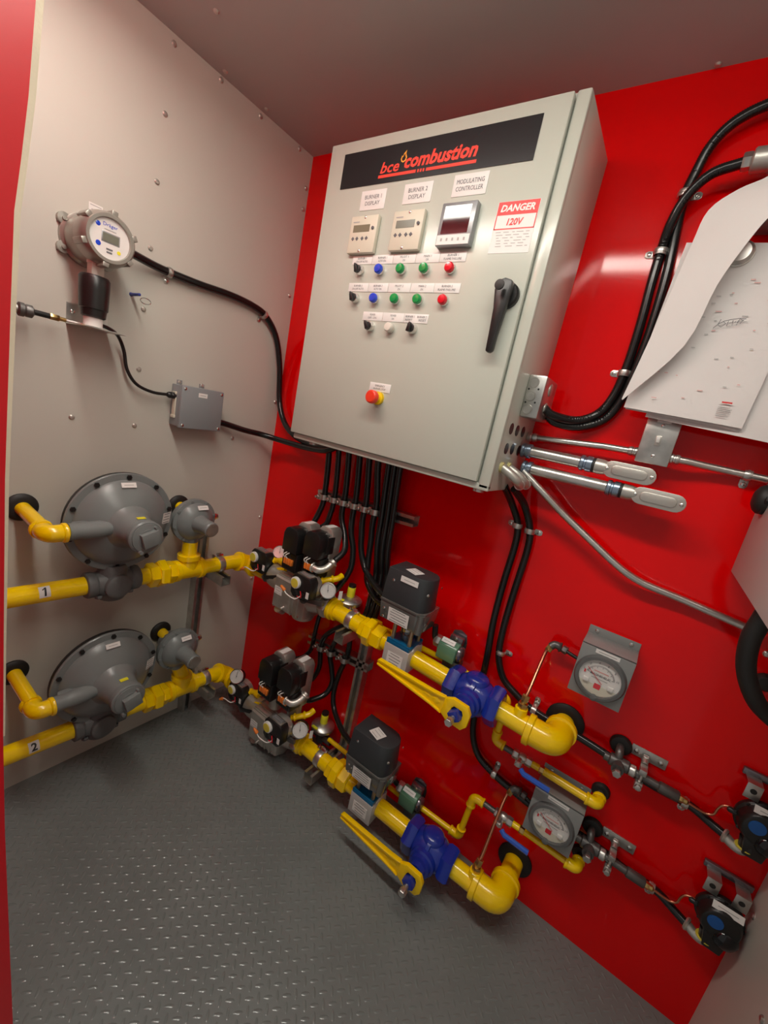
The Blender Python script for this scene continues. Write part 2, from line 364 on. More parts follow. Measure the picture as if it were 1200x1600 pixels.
def display(cx, cz, lcdw):
    d = part('display_unit', M().box((cx - .0525, DY - .016, cz - .0525), (cx + .0525, DY, cz + .0525)), 'bezel', cab, bevel=.004)
    y = DY - .0165
    part('lcd_window', M().box((cx - .038, y, cz + .006), (cx + .026, y + .004, cz + .026)), 'lcdg' if lcdw else 'lcd', d)
    m = M()
    for k in range(4): m.lathe((cx - .034 + k * .0165 + (.004 if k > 1 else 0), y, cz - .012), -Y, [(.006, -.002), (.006, .0006), (.004, .0012)], 4)
    part('keypad', m, 'ink', d)
    part('knob', M().lathe((cx + .039, y, cz + .015), -Y, [(.0045, -.002), (.0045, .003), (.003, .004)], 10), 'ink', d)
    for s in (-1, 1): screw((cx + s * .003, y + .0005, cz + s * .046), -Y, .004, d)
    part('print', M().box((cx - .041, y - .0002, cz + .033), (cx - .017, y, cz + .036)), 'faint', d)
display(.606, 2.049, 0); display(.767, 2.051, 1)
mc = part('modulating_controller', M().box((.877, DY - .022, 2.002), (.980, DY, 2.107)), 'frame', cab, bevel=.003)
y = DY - .0222
part('screen', M().box((.888, y - .0005, 2.031), (.967, y + .004, 2.098)), 'screen', mc)
part('button_strip', M().box((.880, y - .0003, 2.004), (.977, y + .004, 2.028)), 'white', mc)
m = M()
for k in range(5): m.box((.892 + k * .017, y - .001, 2.013), (.897 + k * .017, y, 2.020))
part('button_mark', m, 'faint', mc)
sg = part('danger_sign', M().box((1.029, DY - .0008, 1.986), (1.136, DY, 2.105)), 'white', cab)
y = DY - .0009
m = M().box((1.030, y - .0002, 2.074), (1.135, y, 2.1045))
for a, b, c, d in ((1.030, 1.0325, 2.041, 2.075), (1.1325, 1.135, 2.041, 2.075), (1.030, 1.135, 2.041, 2.0435)): m.box((a, y - .0002, c), (b, y, d))
part('red_field', m, 'signred', sg)
text('DANGER', dpt(1.0825, 2.0895, y - .0003), X, Z, .0165, 'white', sg, w=.088, shear=.2, bold=.035)
text('120V', dpt(1.083, 2.058, y), X, Z, .0165, 'signred', sg, w=.042, shear=.15, bold=.028)
m = M(); rnd = random.Random(3)
for r in range(6):
    x = 1.036 + rnd.uniform(0, .01)
    while x < 1.125:
        L = rnd.uniform(.006, .02); m.box((x, y - .0002, 2.034 - r * .0065), (min(x + L, 1.129), y, 2.0355 - r * .0065)); x += L + rnd.uniform(.004, .012)
part('small_print', m, 'faint', sg)['kind'] = 'stuff'
def lamp(x, z, mm):
    b = part('indicator_light', M().lathe((x, DY, z), -Y, [(.0145, 0), (.0145, .007), (.0135, .009)], 28), 'silver', cab)
    part('lens', M().lathe((x, DY - .008, z), -Y, [(.0130, -.002), (.0138, .004), (.0132, .010), (.0105, .013), (.0005, .0142)], 28), mm, b)
def selector(x, z, turn=0):
    b = part('selector_switch', M().lathe((x, DY, z), -Y, [(.0145, 0), (.0145, .009), (.0125, .013), (.012, .015)], 28), 'silver', cab)
    c, s = math.cos(turn), math.sin(turn); u = V((c, 0, s)); v = V((-s, 0, c))
    poly = [(-.0095, -.012), (.0095, -.012), (.0075, .006), (.003, .0135), (-.003, .0135), (-.0075, .006)]
    part('knob', M().lathe((x, DY - .014, z), -Y, [(.0118, 0), (.0112, .006)], 24).prism([(a * .62, bb) for a, bb in poly], V((x, DY - .017, z)), u, v, .013), 'black', b, bevel=.001)
for row, (z, xs) in enumerate(((1.951, (.612, .691, .770, .850, .932)), (1.869, (.613, .691, .769, .849, .932)))):
    selector(xs[0], z, .35)
    for x, c in zip(xs[1:], ('blueb', 'greenb', 'greenb', 'redb')): lamp(x, z, c)
selector(.692, 1.788, .5); lamp(.769, 1.788, 'whiteb'); selector(.849, 1.790, -.1)
es = part('emergency_stop', M().lathe((.774, DY, 1.580), -Y, [(.020, 0), (.020, .010), (.014, .012), (.013, .026)], 28), 'yellowp', cab)
part('mushroom_button', M().lathe((.774, DY - .024, 1.580), -Y, [(.012, 0), (.0195, .004), (.0205, .014), (.0195, .020), (.016, .023), (.0005, .0235)], 32), 'estop', es)
hb = part('door_handle', M().lathe((1.112, DY, 1.884), -Y, [(.031, 0), (.031, .010), (.027, .015), (.0005, .016)], 32), 'black', cab)
pr = [(-.019, .030), (0, .036), (.019, .030), (.022, .008), (.017, -.035), (.011, -.10), (.010, -.135), (.003, -.142), (-.008, -.140), (-.010, -.10), (-.014, -.035), (-.022, .008)]
part('lever', M().prism(pr, V((1.108, DY - .034, 1.882)), X, Z, .020 * -1), 'black', hb, bevel=.004)
part('lock_cover', M().lathe((1.106, DY - .052, 1.894), -Y, [(.012, 0), (.012, .004), (.009, .005)], 24), 'rubber', hb)
for (y, z) in [(-.2111, 1.5671), (-.158, 1.5665), (-.102, 1.5675), (-.210, 1.5117), (-.1588, 1.5125), (-.096, 1.5118)]:
    part('vent_hole', M().cyl((1.1845, y, z), (1.1862, y, z), .0155, n=20), 'black', cab)
for x in (1.14, .47): part('mounting_foot', M().cyl((x, -.22, 1.376), (x, -.22, 1.389), .016), 'galv', cab)

# junction box with knockouts on the cabinet's side
jb = thing('junction_box', 'galvanised knockout box on the right side of the grey cabinet', 'electrical box', (1.185, -.11, 1.66))
part('body', M().box((1.185, -.178, 1.606), (1.235, -.055, 1.722)), 'galv', jb, bevel=.006)
for k, z in enumerate((1.700, 1.664, 1.628)):
    part('knockout', M().ring((1.203, -.1785, z), Y, .0125, .0014, 24, 6).lathe((1.203, -.178, z), -Y, [(.0115, 0), (.0105, .0012)], 20), 'galv', jb)
for z in (1.692, 1.640):
    part('knockout', M().lathe((1.235, -.12, z), X, [(.017, 0), (.017, .002), (.014, .004)], 24), 'condalu', jb)
for (x, z) in ((1.190, 1.682), (1.216, 1.684), (1.190, 1.646), (1.216, 1.648)):
    part('screw_hole', M().cyl((x + .003, -.1786, z), (x + .003, -.177, z), .0028, n=10), 'black', jb)

# ---------------------------------------------------------------- straps
def strap(c, along, normal, r, label, group=None, both=False, base=None, cat='strap', up=None):
    """one-hole pipe strap: half loop over a tube at c, tab on the wall. normal points off the wall; tab on side 'up'"""
    c, a, n = V(c), V(along).normalized(), V(normal).normalized(); s = a.cross(n).normalized() if up is None else V(up).normalized()
    h = c.dot(n) - base if base is not None else r
    t = thing('pipe_strap', label, cat, c - n * h, group)
    R = r + .0008; pts = []; tds = []
    for k in range(13):
        q = math.pi * (k / 12 * 1.12 - .06); d = s * math.cos(q) + n * math.sin(q); pts.append(c + d * R); tds.append(d)
    if R * .98 < h: pts = [c + s * R - n * (h - .001)] + pts; tds = [s] + tds
    part('loop', M().strip(pts, a, .016, tds, .0022), 'galv', t, bevel=.0004)
    part('rib', M().strip([p + d * .0015 for p, d in zip(pts, tds)], a, .005, tds, .0022), 'galv', t)
    for sg in ((1, -1) if both else (1,)):
        o = c - n * h + s * sg * (R + .0105)
        poly = [(-.012, -.009), (.006, -.009), (.012, -.005), (.012, .005), (.006, .009), (-.012, .009)]
        part('tab', M().prism([(p * 1.0, q) for p, q in poly], o, s * sg, (n.cross(s * sg)), .0022), 'galv', t, bevel=.0004)
        screw(o + s * sg * .002 + n * .002, n, .0058, t)
    return t

# ================================================================ conduits on the red wall
def conduit(label, pts, r, material='blackgloss', rib=0.0, cat='conduit', name='flexible_conduit', n=12, smooth=True, group=None):
    p = spline(pts, 8) if smooth else [V(q) for q in pts]
    return solo(name, M().tube(p, r, n, rib=rib, ribstep=.0042), material, label, cat, p[0], group, ang=60)
def fitp(m, p0, p1, r, n=20):
    p0, p1 = V(p0), V(p1); L = (p1 - p0).length
    return m.lathe(p0, p1 - p0, [(r * .86, 0), (r, .15 * L), (r, .38 * L), (r * .88, .44 * L), (r * .88, .56 * L), (r, .62 * L), (r, .85 * L), (r * .86, L)], n)
# top EMT with switch box
e1 = thing('metal_conduit', 'thin steel conduit running right from the cabinet to the switch box', 'conduit', (1.185, -.045, 1.56))
part('tube', M().tube([(1.20, -.045, 1.559), (1.32, -.045, 1.566), (1.40, -.045, 1.572), (1.483, -.045, 1.574)], .0095, 14), 'emt', e1)
part('connector', fitp(M(), (1.186, -.045, 1.558), (1.216, -.045, 1.560), .0135), 'galv', e1); part('connector', fitp(M(), (1.462, -.045, 1.574), (1.488, -.045, 1.574), .0125), 'galv', e1)
sb = thing('switch_box', 'galvanised light switch box below the hanging papers', 'switch', (1.523, 0, 1.61))
part('box', M().box((1.488, -.058, 1.555), (1.558, 0, 1.668)), 'galv', sb, bevel=.004)
part('cover_plate', M().box((1.484, -.063, 1.549), (1.562, -.057, 1.674)), 'galv', sb, bevel=.003)
tg = part('toggle_frame', M().box((1.5165, -.0645, 1.598), (1.5295, -.0625, 1.624)), 'condalu', sb, bevel=.0008)
part('toggle', M().obox((1.523, -.070, 1.614), X, V((0, -.3, 1)).normalized(), V((0, 1, .3)).normalized(), .008, .012, .02), 'white', tg, bevel=.001)
for z in (1.571, 1.650): screw((1.523, -.063, z), -Y, .0045, sb)
sticker((1.523, -.0632, 1.663), X, Z, .032, .012, sb, lines=1)
e2 = thing('metal_conduit', 'thin steel conduit running right from the switch box to the frame edge', 'conduit', (1.56, -.03, 1.575))
part('tube', M().tube([(1.575, -.045, 1.574), (1.60, -.042, 1.574), (1.64, -.030, 1.572), (1.70, -.022, 1.570), (1.766, -.022, 1.568)], .0095, 14), 'emt', e2)
part('connector', fitp(M(), (1.557, -.045, 1.574), (1.583, -.044, 1.574), .0125), 'galv', e2)
strap((1.727, -.022, 1.569), X, -Y, .0095, 'steel strap on the thin conduit right of the switch box', up=(0, 0, -1), base=0)
gl = thing('cable_gland', 'black gland at the left face of the pale grey cabinet', 'fitting', (1.77, -.085, 1.52))
part('body', M().lathe((1.77, -.085, 1.520), -X, [(.034, 0), (.034, .012), (.028, .020), (.016, .026)], 24), 'rubber', gl); part('nut', M().hexa((1.769, -.085, 1.52), (1.760, -.085, 1.52), .038), 'black', gl)
# two rigid stubs with conduit bodies
def condulet(x0, x1, xe, z, y, label, lab2):
    t = thing('rigid_conduit', label, 'conduit', (1.186, y, z))
    part('tube', M().cyl((x0 + .01, y, z), (x1 + .01, y, z), .0165, n=24), 'emt', t)
    for a, b in ((x0 - .008, x0 + .022), (x1 - .012, x1 + .022)):
        mm = M().lathe((a, y, z), X, [(.019, 0), (.0215, .003), (.0215, .010), (.0185, .012), (.0185, .016), (.0215, .018), (.0215, b - a - .002), (.019, b - a)], 24)
        part('compression_nut', mm, 'zinc', t)
    part('bushing', M().lathe((x1 + .022, y, z), X, [(.020, 0), (.020, .006)], 24), 'rubber', t)
    q = thing('access_fitting', lab2, 'conduit fitting', (x1 + .028, y, z))
    xs = x1 + .028; L = xe - xs
    part('hub', M().lathe((xs, y, z), X, [(.0205, 0), (.0205, .018), (.0175, .032)], 24), 'condalu', q)
    def stad(x0, x1, r, k=8):
        return [(x1 - r + r * math.sin(math.pi * i / k), r * math.cos(math.pi * i / k)) for i in range(k + 1)] + [(x0 + r - r * math.sin(math.pi * i / k), -r * math.cos(math.pi * i / k)) for i in range(k + 1)]
    part('body', M().prism([(a + .02, b * .9) for a, b in stad(0, L - .024, .020)], V((xs, y + .020, z)), X, Z, .030), 'condalu', q, bevel=.004)
    part('cover', M().prism(stad(0, L - .022, .0225), V((xs + .022, y - .012, z)), X, Z, .004), 'condalu', q, bevel=.0012)
    part('raised_panel', M().prism(stad(0, L - .062, .0125), V((xs + .042, y - .016, z)), X, Z, .004), 'condalu', q, bevel=.002)
    for xx in (xs + .031, xe - .010): screw((xx, y - .0160, z), -Y, .0045, q)
condulet(1.20, 1.372, 1.548, 1.516, -.085, 'upper of two thick steel conduits right of the cabinet', 'upper oblong cast conduit body with a raised cover')
condulet(1.215, 1.455, 1.628, 1.466, -.085, 'lower of two thick steel conduits right of the cabinet', 'lower oblong cast conduit body with a raised cover')
# diagonal EMT and the second bent one behind it
dg = thing('metal_conduit', 'bent steel conduit slanting down across the red wall to the right', 'conduit', (1.186, -.1, 1.45))
pts = fillet([(1.192, -.185, 1.452), (1.235, -.185, 1.428), (1.262, -.12, 1.418), (1.36, -.06, 1.355), (1.52, -.045, 1.262), (1.606, -.03, 1.230), (1.70, -.02, 1.220), (1.86, -.02, 1.200)], .05, 8)
pts = spline([(1.215, -.10, 1.456), (1.29, -.085, 1.405), (1.36, -.06, 1.355), (1.44, -.05, 1.307), (1.515, -.045, 1.264), (1.56, -.04, 1.243), (1.61, -.032, 1.229), (1.69, -.022, 1.220), (1.77, -.02, 1.211), (1.87, -.02, 1.200)], 8)
part('tube', M().tube(pts, .0105, 14), 'emt', dg)
for k, (yy, lab) in enumerate(((-.215, 'front one of two small steel elbows under the cabinet side vents'), (-.155, 'rear one of two small steel elbows under the cabinet side vents'))):
    el = thing('conduit_elbow', lab, 'conduit fitting', (1.186, yy, 1.455))
    part('elbow', M().tube(spline([(1.192, yy, 1.458), (1.215, yy, 1.447), (1.235, yy + .012, 1.432), (1.240, yy + .035, 1.420), (1.232, yy + .055, 1.420)], 6), .0125, 14), 'condalu', el)
    part('bushing', M().lathe((1.185, yy, 1.459), X, [(.015, 0), (.015, .006), (.0125, .008)], 20), 'palebush', el)
    part('nut', M().ring((1.238, yy + .04, 1.420), V((-.3, .9, 0)), .0125, .003, 20, 6), 'emt', el)
# black armoured flex from the knockout box up to the right
conduit('black ribbed conduit arching up to the top right edge of the photo', [(1.237, -.085, 1.628), (1.262, -.070, 1.612), (1.32, -.040, 1.613), (1.376, -.020, 1.645), (1.404, -.016, 1.705), (1.414, -.016, 1.78), (1.420, -.016, 1.88), (1.418, -.016, 2.00), (1.411, -.016, 2.09), (1.403, -.015, 2.16), (1.400, -.015, 2.215), (1.408, -.018, 2.265), (1.424, -.026, 2.32), (1.462, -.035, 2.36), (1.53, -.035, 2.385), (1.64, -.035, 2.39), (1.80, -.035, 2.36)], .0125, rib=.0012)
conduit('black ribbed conduit curving up to the grey fitting behind the papers', [(1.237, -.130, 1.640), (1.258, -.110, 1.628), (1.31, -.055, 1.628), (1.356, -.026, 1.658), (1.381, -.017, 1.712), (1.391, -.015, 1.79), (1.392, -.015, 1.90), (1.387, -.015, 2.01), (1.386, -.016, 2.09), (1.391, -.034, 2.145), (1.408, -.046, 2.198), (1.446, -.056, 2.238), (1.505, -.062, 2.252)], .0125, rib=.0012)
cf = thing('conduit_hub', 'grey round conduit fitting above the papers at the right edge', 'conduit fitting', (1.54, -.062, 2.25))
part('gland_nut', M().hexa((1.500, -.062, 2.252), (1.518, -.062, 2.253), .0185), 'galv', cf)
part('hub', M().lathe((1.518, -.062, 2.253), X, [(.022, 0), (.025, .003), (.025, .034), (.028, .036), (.028, .11)], 24), 'condalu', cf)
part('body', M().box((1.562, -.105, 2.12), (1.66, 0, 2.285)), 'gbox', cf, bevel=.006)
strap((1.386, -.0155, 2.085), V((0, .0, 1)), -Y, .0135, 'steel strap high on the two black conduits near the cabinet top', up=(-1, 0, 0), base=0)
strap((1.400, -.015, 2.220), Z, -Y, .0135, 'uppermost steel strap where the two black conduits cross', up=(1, 0, 0), base=0)
strap((1.390, -.015, 1.776), Z, -Y, .0135, 'steel strap on the black conduits beside the lower left paper corner', up=(-1, 0, 0), base=0)
# pair of cables from under the cabinet
conduit('left one of two black cables dropping from the cabinet to the lower pipework', [(1.180, -.12, 1.40), (1.198, -.055, 1.345), (1.222, -.021, 1.285), (1.232, -.016, 1.218), (1.230, -.018, 1.081), (1.233, -.02, .941), (1.246, -.02, .800), (1.255, -.02, .649), (1.268, -.02, .521), (1.308, -.022, .443), (1.377, -.025, .412), (1.45, -.022, .395), (1.52, -.022, .385), (1.60, -.022, .384), (1.672, -.03, .388)], .0115, n=12)
conduit('right one of two black cables dropping from the cabinet behind the upper yellow elbow', [(1.210, -.12, 1.40), (1.236, -.055, 1.352), (1.264, -.021, 1.28), (1.274, -.016, 1.210), (1.271, -.018, 1.052), (1.272, -.02, .924), (1.282, -.02, .830), (1.316, -.022, .763), (1.370, -.025, .732), (1.43, -.028, .712), (1.50, -.028, .706), (1.58, -.030, .706), (1.67, -.035, .700)], .0115, n=12)
strap((1.223, -.020, 1.277), Z, -Y, .0125, 'left steel strap of the joined pair under the cabinet corner', up=(-1, 0, 0), base=0)
strap((1.265, -.020, 1.272), Z, -Y, .0125, 'right steel strap of the joined pair under the cabinet corner', up=(1, 0, 0), base=0)
strap((1.285, -.020, .843), Z, -Y, .0115, 'steel strap on the cable left of the upper square gauge box', up=(1, 0, 0), base=0)
strap((1.437, -.028, .712), X, -Y, .0115, 'steel strap on the black cable beside the upper brass tee fitting', up=(0, 0, 1), base=0)
strap((1.380, -.025, .412), X, -Y, .0115, 'steel strap on the black cable beside the lower copper tube top', up=(0, 0, 1), base=0)

# ---------------------------------------------------------------- pale cabinet at the right edge, hose
pc = thing('side_cabinet', 'pale grey cabinet at the right edge below the papers', 'cabinet', (1.92, 0, 1.326))
part('body', M().box((1.77, -.56, 1.326), (2.055, 0, 2.08)), 'boxgrey', pc, bevel=.003)
part('door', M().box((1.772, -.585, 1.332), (2.05, -.563, 2.07)), 'boxgrey', pc, bevel=.003)
conduit('thick black hose looping under the pale grey cabinet at the right edge', [(1.803, -.30, 1.335), (1.800, -.30, 1.30), (1.796, -.30, 1.25), (1.809, -.29, 1.19), (1.836, -.28, 1.14), (1.870, -.26, 1.105), (1.93, -.22, 1.07), (2.0, -.17, 1.045), (2.065, -.14, 1.03)], .017, 'rubber', name='hose', cat='hose', n=14)
part('knob', M().lathe((1.914, 0, 1.082), -Y, [(.022, 0), (.022, .012), (.016, .02), (.0005, .022)], 20), 'rubber', wb)
part('rivet', M().lathe((1.897, 0, 1.151), -Y, [(.0085, 0), (.0085, .0012), (.0055, .0045), (.001, .0052)], 12), 'galv', wb)

# ---------------------------------------------------------------- papers
def sheet(name, rows, label, mm='paper', group=None):
    """rows: list of rows of points; thin solid sheet"""
    m = M(); nr, nc = len(rows), len(rows[0]); vs = [V(p) for r in rows for p in r]
    fs = [(i * nc + j, i * nc + j + 1, (i + 1) * nc + j + 1, (i + 1) * nc + j) for i in range(nr - 1) for j in range(nc - 1)]
    n = len(vs); back = [p + V((0, .0006, 0)) for p in vs]; fb = [tuple(reversed([k + n for k in f])) for f in fs]
    rim = [j for j in range(nc)] + [i * nc + nc - 1 for i in range(1, nr)] + [(nr - 1) * nc + j for j in range(nc - 2, -1, -1)] + [i * nc for i in range(nr - 2, 0, -1)]
    fs2 = [(rim[k], rim[(k + 1) % len(rim)], rim[(k + 1) % len(rim)] + n, rim[k] + n) for k in range(len(rim))]
    t = thing(name, label, 'paper', vs[0], group)
    part('sheet', m.add(vs + back, fs + fb + fs2), mm, t, ang=60); return t
def page_pts(bl, br, tr, tl, y0, sag=.006, k=9):
    out = []
    for i in range(k):
        t = i / (k - 1); r = []
        for j in range(k):
            s = j / (k - 1); x = (bl[0] * (1 - s) + br[0] * s) * (1 - t) + (tl[0] * (1 - s) + tr[0] * s) * t; z = (bl[1] * (1 - s) + br[1] * s) * (1 - t) + (tl[1] * (1 - s) + tr[1] * s) * t
            r.append((x, y0 - sag * math.sin(s * 3.1) * (1 - t) - .004 * (1 - t) * s, z))
        out.append(r)
    return out
p1 = sheet('paper_drawing', page_pts((1.424, 1.679), (1.676, 1.668), (1.700, 2.062), (1.445, 2.074), -.092), 'white printed drawing sheet in front, hung at the right with handwriting on it')
p2 = sheet('paper_drawing', page_pts((1.428, 1.676), (1.666, 1.662), (1.700, 2.058), (1.446, 2.070), -.086, .004), 'white sheet directly behind the handwritten drawing sheet')
p3 = sheet('paper_drawing', page_pts((1.478, 1.664), (1.765, 1.645), (1.765, 2.050), (1.49, 2.066), -.080, .003), 'rearmost white sheet, sticking out at the lower right of the drawings')
L_ = [(1.575, 2.225), (1.560, 2.19), (1.513, 2.168), (1.470, 2.130), (1.459, 2.062), (1.446, 1.934), (1.430, 1.797), (1.4165, 1.696)]
R_ = [(1.700, 2.170), (1.660, 2.15), (1.620, 2.125), (1.588, 2.092), (1.566, 2.046), (1.536, 1.960), (1.512, 1.830), (1.4185, 1.693)]
L_, R_ = [[(q.x, q.z) for q in spline([(a, 0, b) for a, b in z], 4)] for z in (L_, R_)]
rows = []
for k, ((a, b), (c, d)) in enumerate(zip(L_, R_)):
    r = []; wv = min(1, (7 - k / 4) / 3)
    for j in range(9):
        s = j / 8; r.append((a + (c - a) * s, -.118 - .045 * wv * s * s - .012 * wv * math.sin(3.14 * s), b + (d - b) * s))
    rows.append(r)
pf = sheet('paper_drawing', rows[::-1], 'front white sheet curled back from the other drawings')
mg = thing('magnet', 'round grey magnet on the drawings, half hidden by the curled sheet', 'magnet', (1.556, -.094, 2.045))
part('cap', M().lathe((1.556, -.094, 2.045), -Y, [(.026, 0), (.026, .008), (.020, .014), (.0005, .015)], 28), 'galv', mg); part('rim', M().ring((1.556, -.096, 2.045), Y, .026, .0025), 'emt', mg)
yy = -.1035
sc = [(-.5, -.2), (-.35, .1), (-.2, .25), (0, .3), (.3, .3), (.5, .2), (.42, .1), (.3, .25), (.25, .0)]
part('handwriting', M().tube([(1.583 + a * .055, yy, 1.893 + b * .028 + a * .012) for a, b in sc], .0007, 5).tube([(1.565, yy, 1.901), (1.562, yy, 1.889), (1.570, yy, 1.884), (1.576, yy, 1.893), (1.570, yy, 1.897)], .0006, 5)
     .tube([(1.580, yy, 1.898), (1.579, yy, 1.888), (1.583, yy, 1.894), (1.588, yy, 1.894), (1.588, yy, 1.900), (1.589, yy, 1.888), (1.593, yy, 1.898), (1.597, yy, 1.890), (1.598, yy, 1.899), (1.606, yy, 1.902), (1.602, yy, 1.893)], .0006, 5), 'ink', p1)
rnd = random.Random(11); mg_, mr_ = M(), M()
for k in range(46):
    x, z = rnd.uniform(1.45, 1.655), rnd.uniform(1.70, 2.0); t = (z - 1.67) / .4
    (mr_ if rnd.random() < .45 else mg_).box((x, -.1022 + .0075 * t, z), (x + rnd.uniform(.003, .012), -.1030 + .0075 * t, z + .0014))
for k in range(7): mg_.box((1.618, -.1035, 1.712 - k * .004), (1.618 + rnd.uniform(.015, .028), -.1040, 1.7132 - k * .004))
part('faint_print', mg_, 'faint', p1)['kind'] = 'stuff'; part('faint_print', mr_, 'pinkink', p1)['kind'] = 'stuff'; part('red_print', M().box((1.622, -.1036, 1.718), (1.642, -.1041, 1.7215)), 'redink', p1)
# ================================================================ front panel (replaces simple jamb): bowed panel edge
# ================================================================ left wall: gas detector and its wiring
gd = thing('gas_detector', 'grey gas detector with a round display head and black sensor on the left wall', 'detector', (0, -.80, 1.85))
yc, zc = -.80, 1.846
part('rear_housing', M().lathe((0, yc, zc), X, [(.060, .004), (.064, .03), (.060, .06), (.054, .075), (.054, .10)], 32), 'detect', gd)
part('mounting_flange', M().lathe((0, yc, zc), X, [(.070, 0), (.070, .014), (.062, .020), (.058, .03)], 40), 'detect', gd, bevel=.0)
for a in (.6, 2.6, 3.7, 5.6): part('mounting_ear', M().lathe((0, yc + .070 * math.cos(a), zc + .070 * math.sin(a)), X, [(.016, 0), (.016, .014), (.006, .015), (.006, .020), (.0005, .0205)], 18), 'detect', gd)
part('display_head', M().lathe((0, yc, zc), X, [(.056, .085), (.068, .095), (.070, .125), (.066, .150), (.060, .158), (.052, .158), (.050, .150)], 40), 'detect', gd)
for k in range(6):
    a = math.pi / 3 * k + .4
    d = V((0, math.cos(a), math.sin(a)))
    part('grip_lug', M().obox(V((.128, yc, zc)) + d * .067, X, V((0, -d.z, d.y)), d, .056, .016, .013), 'detect', gd, bevel=.002)
face = part('face', M().lathe((.148, yc, zc), X, [(.051, 0), (.051, .003)], 40), 'dface', gd)
FU = V((0, 1, 0)); FV = Z; fo = V((.1513, yc, zc))
part('display_window', M().obox(fo + FU * .002 + FV * .002, FU, FV, X, .046, .026, .001), 'frame', gd, bevel=.001)
part('display_window', M().obox(fo + FU * .002 + FV * .002 + X * .0006, FU, FV, X, .040, .020, .001), 'lcdg', gd)
text('Dräger', fo + FV * .032, FU, FV, .011, 'blueb', gd, w=.036)
part('print', M().obox(fo + FV * .0215, FU, FV, X, .030, .0022, .0006), 'faint', gd)
part('symbol', M().lathe(fo + FU * -.030 + FV * .028, X, [(.006, 0), (.005, .0006)], 16).lathe(fo + FU * -.028 + FV * -.019, X, [(.0065, 0), (.006, .0006)], 16), 'blueb', gd)
part('marking', M().obox(fo + FU * .0 - FV * .026, FU, FV, X, .016, .004, .0006).obox(fo - FV * .034, FU, FV, X, .014, .004, .0006), 'ink', gd)
part('symbol', M().lathe(fo + FU * .024 - FV * .026, X, [(.005, 0), (.0045, .0006)], 12), 'ygreen', gd)
part('sensor_neck', M().box((.080, -.826, 1.744), (.112, -.794, 1.79)).lathe((.096, -.81, 1.778), Z, [(.022, 0), (.022, .02)], 20), 'whiteb', gd, bevel=.002)
part('sensor', M().lathe((.098, -.812, 1.636), Z, [(.026, 0), (.031, .003), (.033, .022), (.036, .024), (.038, .075), (.0385, .105), (.034, .112), (.0005, .113)], 32), 'black', gd)
part('calibration_cap', M().lathe((.098, -.812, 1.612), Z, [(.024, 0), (.024, .026)], 24), 'white', gd)
sticker((.0015, -.780, 1.944), Y, Z, .036, .022, gd, lines=2)
br = thing('angle_bracket', 'small bright angle bracket under the black gas sensor', 'bracket', (0, -.785, 1.612))
part('wall_plate', M().box((0, -.845, 1.608), (.003, -.735, 1.668)), 'galv', br); part('shelf', M().box((0, -.845, 1.6075), (.135, -.735, 1.6105)), 'galv', br)
screw((.003, -.83, 1.645), X, .006, br)
tf = thing('sample_fitting', 'dark tube coupling with a brass end at the left edge of the grey wall', 'fitting', (.05, -.93, 1.612))
part('pipe', M().cyl((.05, -1.03, 1.611), (.05, -.965, 1.612), .011), 'galv', tf)
part('coupling', M().lathe((.05, -.972, 1.612), Y, [(.013, 0), (.018, .004), (.018, .014), (.015, .017), (.0165, .02), (.0165, .032), (.011, .036)], 24), 'iron', tf)
part('sleeve', M().cyl((.05, -.94, 1.613), (.05, -.90, 1.613), .0075), 'black', tf)
part('brass_nut', M().hexa((.05, -.90, 1.613), (.05, -.878, 1.613), .009).cyl((.05, -.88, 1.613), (.05, -.862, 1.613), .0055), 'brass', tf)
part('tube', M().cyl((.05, -.865, 1.613), (.07, -.81, 1.613), .003), 'white', tf)
bp = thing('hook_pin', 'blue plastic pin with a metal ring on the grey wall right of the detector', 'pin', (0, -.6695, 1.7457))
part('pin', M().lathe((0, -.6695, 1.7457), X, [(.0065, 0), (.005, .01), (.0045, .055), (.0005, .058)], 12), 'bluepin', bp)
part('ring', M().ring((.055, -.650, 1.732), V((.5, -.2, .6)), .015, .0014, 24, 6), 'silver', bp)
conduit('black conduit from the gas detector along the grey wall down to the cabinet', [(.075, -.745, 1.848), (.05, -.70, 1.855), (.026, -.62, 1.852), (.018, -.556, 1.851), (.018, -.45, 1.852), (.018, -.326, 1.858), (.018, -.22, 1.853), (.020, -.15, 1.832), (.022, -.085, 1.765), (.024, -.045, 1.65), (.030, -.030, 1.53), (.055, -.030, 1.46), (.11, -.035, 1.40), (.20, -.05, 1.365), (.31, -.06, 1.352), (.42, -.08, 1.365), (.445, -.08, 1.392)], .0125, n=14)
strap((.018, -.563, 1.851), V((0, 1, -.02)), X, .0125, 'left steel strap on the detector conduit across the grey wall', up=(0, 0, -1), base=0)
strap((.019, -.158, 1.836), V((0, .9, -.4)), X, .0125, 'right steel strap on the detector conduit near the wall corner', up=(0, -.4, -.9), base=0)
bx = thing('junction_box', 'square blue grey junction box with a screwed lid on the left wall', 'electrical box', (0, -.43, 1.415))
part('body', M().box((.002, -.513, 1.342), (.058, -.345, 1.492)), 'jbox', bx, bevel=.004)
part('lid', M().box((.058, -.515, 1.340), (.076, -.343, 1.494)), 'jbox', bx, bevel=.004)
for y in (-.503, -.355):
    for z in (1.351, 1.483): screw((.076, y, z), X, .0055, bx)
sticker((.0763, -.432, 1.468), Y, Z, .036, .016, bx, lines=1)
part('clip_rail', M().box((.020, -.5165, 1.375), (.040, -.512, 1.462)).box((.018, -.519, 1.371), (.042, -.512, 1.381)).box((.018, -.519, 1.456), (.042, -.512, 1.466)), 'bezel', bx, bevel=.001)
